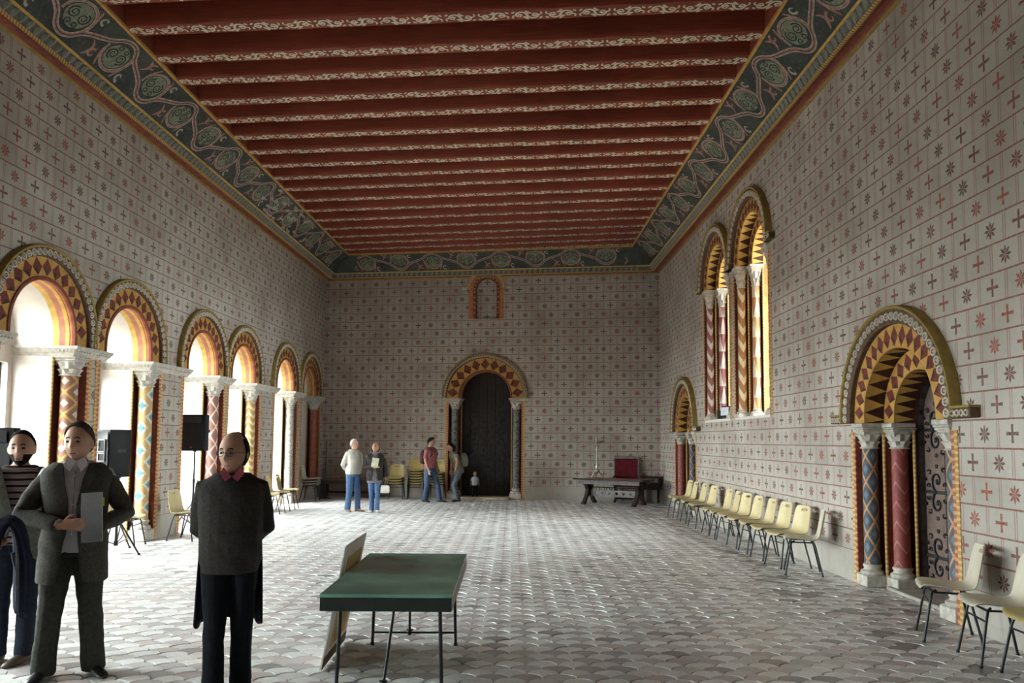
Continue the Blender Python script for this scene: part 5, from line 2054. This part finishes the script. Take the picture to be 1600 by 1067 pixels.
cb.obj('collar', [cloth('collar_pale', (.58, .55, .57), .08, 12)], P.t)
pk = MB(); pk.tube([P.S((0, -.118 - .004 * k, 1.43 - .06 * k)) for k in range(9)], .012 * P.k, 6, flat=.35)
pk.obj('placket', [SHIRT1], P.t, 50)
for k in range(5):
    pk = MB(); pk.ellipsoid(P.S((0, -.130 - .008 * k * .75, 1.40 - .10 * k)), (.006, .004, .006), 0, 8, 5)
    pk.obj('button', [M['canvas_white']], P.t, 50)
nb = empty('notebook', (0, 0, 0)); tag(nb, 'grey notebook with a yellow tab held by the man in the blazer', 'notebook')
nb.matrix_world = Matrix.Translation((-3.06, 5.45, 0)) @ Matrix.Rotation(math.radians(22), 4, 'Z') @ Matrix.Translation((.128, -.222, 1.105)) @ Matrix.Rotation(math.radians(-3), 4, 'Y') @ Matrix.Rotation(math.radians(-6), 4, 'X')
b = MB(); b.box((0, 0, 0), (.128, .014, .335), 0, .003); b.obj('cover', [cloth('notebook_grey', (.24, .24, .25), .1, 8)], nb)
b = MB(); b.box((.003, .0, 0), (.126, .009, .329), 0); b.obj('pages', [M['canvas_white']], nb)
b = MB(); b.box((.070, 0, .10), (.014, .003, .06), 0); b.obj('yellow_tab', [mat('yellow_tab', (.55, .55, .04), .5)], nb)

# --- man in the dark sweater, hands behind his back
SWEAT = cloth('sweater_charcoal', (.036, .032, .030), .3, 70)
P = Person('balding man in charcoal sweater and black trousers with hands behind back', (-1.80, 5.0, 0), math.radians(15), 1.665, .0075, 'visitors in the foreground', .040, head_scale=1.10)
P.build_body([arm(-1, (-.222, .08, 1.12), (-.06, .215, .985), (.75, .2, -.5), (0, -.5, .6), (0, .3, 1), .6),
              arm(1, (.222, .08, 1.12), (.06, .235, .965), (-.75, .2, -.5), (0, -.5, .6), (0, .3, 1), .6)],
             [leg(-1, .075, -.07), leg(1, .085, .03)], (math.radians(-24), math.radians(3), 0))
P.hair('balding', HAIR_DK, .010)
P.trousers(cloth('trouser_black', (.007, .008, .011), .3, 40), 1.0, 1.0, .03)
P.top(SWEAT, .84, .027, name='sweater', arm_k=1.05)
P.shoes(SHOE_BK)
cb = MB()
for sg in (-1, 1):
    cb.prism([(0, 1.475), (sg * .055, 1.54), (sg * .078, 1.50), (sg * .04, 1.445)], lambda a, b, t: P.S((a, -.072 - t - .30 * (1.54 - b), b)), 0, .008)
cb.obj('collar', [cloth('collar_rose', (.26, .06, .09), .2, 20)], P.t)
g = MB()
for sx in (-1, 1):
    g.torus(P.hm @ Vector((sx * .029, -.096, .003)), .021, .0022, 14, 5, 0, P.hm.to_3x3() @ Vector((1, 0, 0)) / P.k, P.hm.to_3x3() @ Vector((0, 0, .8)) / P.k)
    g.tube([P.hm @ Vector((sx * .05, -.093, .006)), P.hm @ Vector((sx * .077, -.05, .008)), P.hm @ Vector((sx * .079, .012, .004))], .002, 5)
g.tube([P.hm @ Vector((-.008, -.098, .006)), P.hm @ Vector((.008, -.098, .006))], .002, 5)
g.obj('glasses', [M['black_metal']], P.t, 60)
ct = empty('dark_coat', (-1.80, 5.0, 0), math.radians(15)); tag(ct, 'black coat hanging behind the hips of the man in charcoal sweater', 'coat')
mb = MB(); rings = []
for i, z in enumerate((.93, .88, .80, .70, .60, .50, .44)):
    ring = []
    for k in range(25):
        a = math.radians(-8 + 196 * k / 24)
        fo = 1 + .05 * math.sin(k * 1.9 + i * .35)
        rx = (.180 + .022 * i / 6) * fo; ry = (.19 + .02 * i / 6) * fo
        ring.append((rx * math.cos(a), .04 + ry * math.sin(a), z + .018 * math.sin(k * 1.1) * (i / 6)))
    rings.append(ring)
mb.loft(rings, 0, False, False)
me = evaluated(mb.mesh('cloth', [cloth('coat_black', (.010, .011, .016), .3, 40)]), [('SOLIDIFY', dict(thickness=.018, offset=0)), ('SUBSURF', dict(levels=1))])
me.polygons.foreach_set('use_smooth', [True] * len(me.polygons))
link_mesh('cloth', me, ct)
mb = MB(); mb.tube([(-.10, .235, .95), (-.04, .275, .93), (.04, .28, .93), (.10, .245, .95)], [.03, .04, .04, .03], 8); mb.obj('collar_fold', [cloth('coat_collar', (.012, .012, .016), .3, 40)], ct, 60)

# --- man in the striped sweater under an open grey jacket
P = Person('bearded man in striped sweater and open grey jacket at the left', (-3.67, 5.78, 0), math.radians(30), 1.675, .0075, 'visitors in the foreground', .03, head_scale=1.06)
P.build_body([arm(-1, (-.27, .02, 1.12), (-.20, -.16, .98), (.3, -.7, -.3), (.6, .2, -.6), (.6, -.3, .5), .7),
              arm(1, (.265, .03, 1.13), (.245, -.03, .87), (0, -.1, -1), (-1, 0, 0), (0, -1, 0), .5)],
             [leg(-1, .10, .05, toe=(-.6, -1)), leg(1, .09, -.04, toe=(-.75, -1))], (math.radians(-12), 0, 0))
P.hair('crop', HAIR_DK, .010)
bd = MB(); nu, nv = 40, 30
D = list(sphere_dirs(nu, nv))
vs_ = [P.hm @ (head_pt(d) * 1.012) for d in D]
fs = []
for j in range(nv):
    for i in range(nu):
        q = (j * nu + i, j * nu + (i + 1) % nu, (j + 1) * nu + (i + 1) % nu, (j + 1) * nu + i)
        if all(D[k][1] < .05 and -.97 < D[k][2] < -.30 and (D[k][2] < -.62 or abs(D[k][0]) > .30) for k in q): fs.append(q)
bd.add(vs_, fs)
me = evaluated(bd.mesh('beard', [HAIR_DK]), [('SOLIDIFY', dict(thickness=.006, offset=1))]); link_mesh('beard', me, P.t)
P.trousers(cloth('jeans_navy', (.016, .020, .034), .35, 40), 1.0, 1.0, .05)
P.top(stripes('striped_knit', (.36, .32, .31), (.030, .018, .018), .046), .90, .022, name='sweater')
P.jacket(cloth('jacket_grey_green', (.115, .115, .098), .3, 40), .78, .10, .10, 1.10, None, .040, name='jacket')
P.shoes(SHOE_BR)

# --- person at the very edge in navy, coat over the arm
P = Person('dark haired person in navy cut off by the left picture edge', (-3.66, 4.92, 0), math.radians(38), 1.68, .009, 'visitors in the foreground')
P.build_body([arm(-1, (-.27, .02, 1.12), (-.24, -.06, .88), (0, -.1, -1), (1, 0, 0), (0, -1, 0), .5),
              arm(1, (.29, .0, 1.12), (.33, -.24, 1.05), (.2, -1, 0), (0, 0, -1), (-1, 0, 0), .7)],
             [leg(-1), leg(1)], (math.radians(20), 0, 0))
P.hair('short', HAIR_DK)
P.trousers(cloth('trouser_navy', (.010, .012, .020), .3, 40), 1.0, 1.0, .04)
P.top(cloth('sweater_navy', (.014, .016, .030), .3, 50), .84, .026, name='sweater')
P.shoes(SHOE_BK)
ct = empty('navy_coat', (-3.66, 4.92, 0), math.radians(38)); tag(ct, 'navy coat draped over a forearm at the left picture edge', 'coat')
NAVY = cloth('coat_navy', (.013, .015, .032), .3, 40)
mb = MB(); rings = []
for i, t_ in enumerate(np.linspace(0, 1, 13)):
    # from the front hem, up over the forearm and down the far side
    a = PI * t_
    z = .37 + .74 * math.sin(a) ** .6 + (.12 if t_ > .5 else 0) * (t_ - .5) * 2
    off = -.10 * math.cos(a)
    ring = []
    for k in range(15):
        u = -.17 + .34 * k / 14
        ring.append((.375 + off + .022 * math.sin(k * 1.3 + i * .6), -.22 + u * (1.0 + .18 * math.cos(a) ** 2) + .015 * math.sin(i * 1.7), z + .02 * math.sin(k * .9)))
    rings.append(ring)
mb.loft(rings, 0, False, False)
me = evaluated(mb.mesh('cloth', [NAVY]), [('SOLIDIFY', dict(thickness=.035, offset=0)), ('SUBSURF', dict(levels=1))])
me.polygons.foreach_set('use_smooth', [True] * len(me.polygons)); link_mesh('cloth', me, ct)
mb = MB(); mb.tube([(.46, -.10, .90), (.50, -.12, .74), (.49, -.15, .58)], [.05, .055, .045], 10); mb.obj('sleeve', [NAVY], ct, 60)

# --- the couple
JEANS = cloth('jeans_blue', (.075, .13, .25), .3, 30)
P = Person('white haired man in cream shirt and blue jeans with hands behind back', (-3.62, 17.72, 0), math.radians(48), 1.645, .012, 'visitors at the far end', .03)
P.build_body([arm(-1, (-.27, .07, 1.13), (-.07, .20, 1.0), (.8, .1, -.5), (0, -.6, .4), (0, .2, 1), .5),
              arm(1, (.27, .07, 1.13), (.07, .21, .98), (-.8, .1, -.5), (0, -.6, .4), (0, .2, 1), .5)],
             [leg(-1, .11, .06), leg(1, .11, -.05)], (math.radians(10), math.radians(-14), 0))
P.hair('short', cloth('hair_white', (.50, .49, .47), .15, 60), .012)
P.trousers(JEANS, 1.0, 1.05, .05)
P.top(cloth('shirt_cream', (.60, .58, .52), .1, 12), .90, .024, name='shirt')
P.shoes(mat('shoe_tan', (.22, .12, .08), .5))
P = Person('woman in dark cardigan and jeans holding a leaflet beside the white haired man', (-3.10, 17.55, 0), math.radians(8), 1.575, .012, 'visitors at the far end')
P.build_body([arm(-1, (-.24, -.03, 1.13), (-.02, -.20, 1.13), (.9, -.2, .15), (0, .6, -.5), (0, -.2, 1), .6),
              arm(1, (.25, .05, 1.12), (.27, -.04, .86), (.05, -.1, -1), (-1, 0, 0), (0, -1, 0), .7)],
             [leg(-1, .06, .05), leg(1, .07, -.04)], (math.radians(-14), math.radians(-18), 0), SKIN2)
P.hair('bob', cloth('hair_sandy', (.20, .15, .10), .3, 60), .014)
P.trousers(JEANS, .98, .92, .05)
P.top(cloth('tunic_grey_violet', (.16, .15, .17), .2, 20), .74, .014, name='tunic', flare=.15)
P.jacket(cloth('cardigan_brown_black', (.030, .024, .022), .3, 40), .80, .06, .07, 1.15, None, .034, name='cardigan', flare=.12)
P.shoes(mat('shoe_white', (.55, .52, .5), .5))
o = MB().box((0, 0, 0), (.15, .008, .21), 0, .002).obj('leaflet', [mat('leaflet_green_white', (.50, .52, .38), .5, var=.35, scale=14)], None, loc=(-3.06, 17.33, 1.13), rot=(-.25, .15, .1)); tag(o, 'pale green leaflet held up by the woman in cardigan', 'leaflet')
hb = empty('handbag', (-2.85, 17.50, .56)); tag(hb, 'small white handbag hanging from the hand of the woman in cardigan', 'bag')
MB().loft([[(x * k, y * k, z) for x, y in ((-.10, -.04), (.10, -.04), (.10, .04), (-.10, .04))] for z, k in ((-.12, .8), (-.10, 1), (.02, .95), (.05, .75))], 0).obj('pouch', [mat('bag_white', (.56, .53, .48), .6)], hb, 40)
mb = MB(); mb.tube([(-.06, 0, .04), (-.03, 0, .14), (0, 0, .17), (.03, 0, .14), (.06, 0, .04)], .006, 6); mb.obj('handle', [M['black_plastic']], hb, 50)

# --- man in the pink polo shirt with a rucksack strap
P = Person('dark haired man in pink polo shirt and jeans turned to the back door', (-2.16, 20.62, 0), math.radians(62), 1.70, .012, 'visitors at the far end')
P.build_body([arm(-1, (-.235, .02, 1.13), (-.23, -.10, .88), (0, -.2, -1), (1, 0, 0), (0, -1, 0), .4),
              arm(1, (.235, .0, 1.13), (.22, -.10, .88), (0, -.2, -1), (-1, 0, 0), (0, -1, 0), .4)],
             [leg(-1, .09, .12), leg(1, .10, -.26, knee=(.10, -.16, .49))], (math.radians(16), math.radians(10), 0))
P.hair('short', HAIR_DK, .016)
P.trousers(cloth('jeans_mid', (.065, .10, .18), .35, 30), 1.0, 1.02, .05)
P.top(cloth('polo_pink', (.36, .13, .145), .2, 20), .92, .022, sleeve=.82, name='polo_shirt')
P.shoes(SHOE_BK)
rk = empty('rucksack', (-2.16, 20.62, 0), math.radians(62)); tag(rk, 'small dark rucksack on the back of the man in pink', 'bag')
MB().loft([[(x * k, .225 + y * k, z) for x, y in ((-.13, -.06), (-.08, .06), (.08, .06), (.13, -.06))] for z, k in ((1.0, .7), (1.03, 1), (1.25, 1), (1.36, .7))], 0).obj('pack', [cloth('rucksack_maroon', (.06, .018, .03), .3, 30)], rk, 50)
for sx in (-1, 1):
    mb = MB(); mb.tube([(sx * .10, .17, 1.36), (sx * .125, .06, 1.455), (sx * .125, -.10, 1.40), (sx * .135, -.145, 1.27), (sx * .16, -.02, 1.10), (sx * .12, .16, 1.05)], .016, 6, flat=.4); mb.obj('strap', [cloth('strap_dark', (.05, .015, .025), .3, 30)], rk, 50)

# --- woman bending towards the toddler
P = Person('woman in olive sleeveless top and grey jeans leaning forward by the door', (-1.42, 20.85, 0), math.radians(-62), 1.60, .012, 'visitors at the far end', 0.0, (0, -.38))
P.build_body([arm(-1, (-.22, -.06, 1.14), (-.17, -.16, .92), (0, -.3, -1), (1, 0, 0), (0, -1, 0), .4),
              arm(1, (.23, -.08, 1.15), (.20, -.18, .92), (0, -.3, -1), (-1, 0, 0), (0, -1, 0), .4)],
             [leg(-1, .09, .04, knee=(-.09, -.16, .49)), leg(1, .09, -.06, knee=(.10, -.20, .49))], (0, math.radians(20), 0), SKIN2)
P.hair('bob', HAIR_DK, .014)
P.trousers(cloth('jeans_grey_blue', (.12, .15, .18), .35, 30), 1.0, .95, .05)
P.top(cloth('top_olive', (.17, .155, .10), .2, 20), .84, .016, sleeve=.22, name='sleeveless_top')
P.shoes(SHOE_BK)
rk = empty('shoulder_bag', (-1.42, 20.85, 0), math.radians(-62)); tag(rk, 'pale grey backpack on the back of the leaning woman', 'bag')
mb = MB(); mb.loft([ell((0, .13 + .5 * (1.30 - z) * .2 - .0, z), rx, ry, 14) for z, rx, ry in ((.93, .07, .05), (.97, .13, .09), (1.08, .15, .11), (1.20, .14, .10), (1.30, .08, .06))], 0); mb.obj('pack', [cloth('bag_pale', (.26, .26, .22), .25, 20)], rk, 60)
for sx in (-1, 1):
    mb = MB(); mb.tube([(sx * .10, .07, 1.24), (sx * .12, -.06, 1.36), (sx * .12, -.19, 1.30), (sx * .13, -.17, 1.14), (sx * .11, .05, 1.0)], .014, 6, flat=.4); mb.obj('strap', [cloth('strap_pale', (.20, .20, .17), .25, 20)], rk, 50)

# --- toddler on the door step
P = Person('toddler in white shirt and dark trousers standing on the door step', (-1.02, 21.72, .06), math.radians(14), .66, .009, 'visitors at the far end', .05, (0, 0), 1.55)
P.build_body([arm(-1, (-.29, .02, 1.10), (-.32, -.08, .86), (0, -.2, -1), (1, 0, 0), (0, -1, 0), .4),
              arm(1, (.29, .02, 1.10), (.32, -.08, .86), (0, -.2, -1), (-1, 0, 0), (0, -1, 0), .4)],
             [leg(-1, .13, .0), leg(1, .13, .0)], (0, math.radians(4), 0))
P.hair('short', cloth('hair_light_brown', (.10, .065, .04), .3, 60), .02)
P.trousers(cloth('trouser_dark', (.015, .015, .02), .3, 30), 1.0, 1.15, .05)
P.top(cloth('shirt_white', (.58, .58, .62), .1, 12), .86, .05, sleeve=.7, name='shirt', arm_k=1.3)
P.shoes(SHOE_BK)
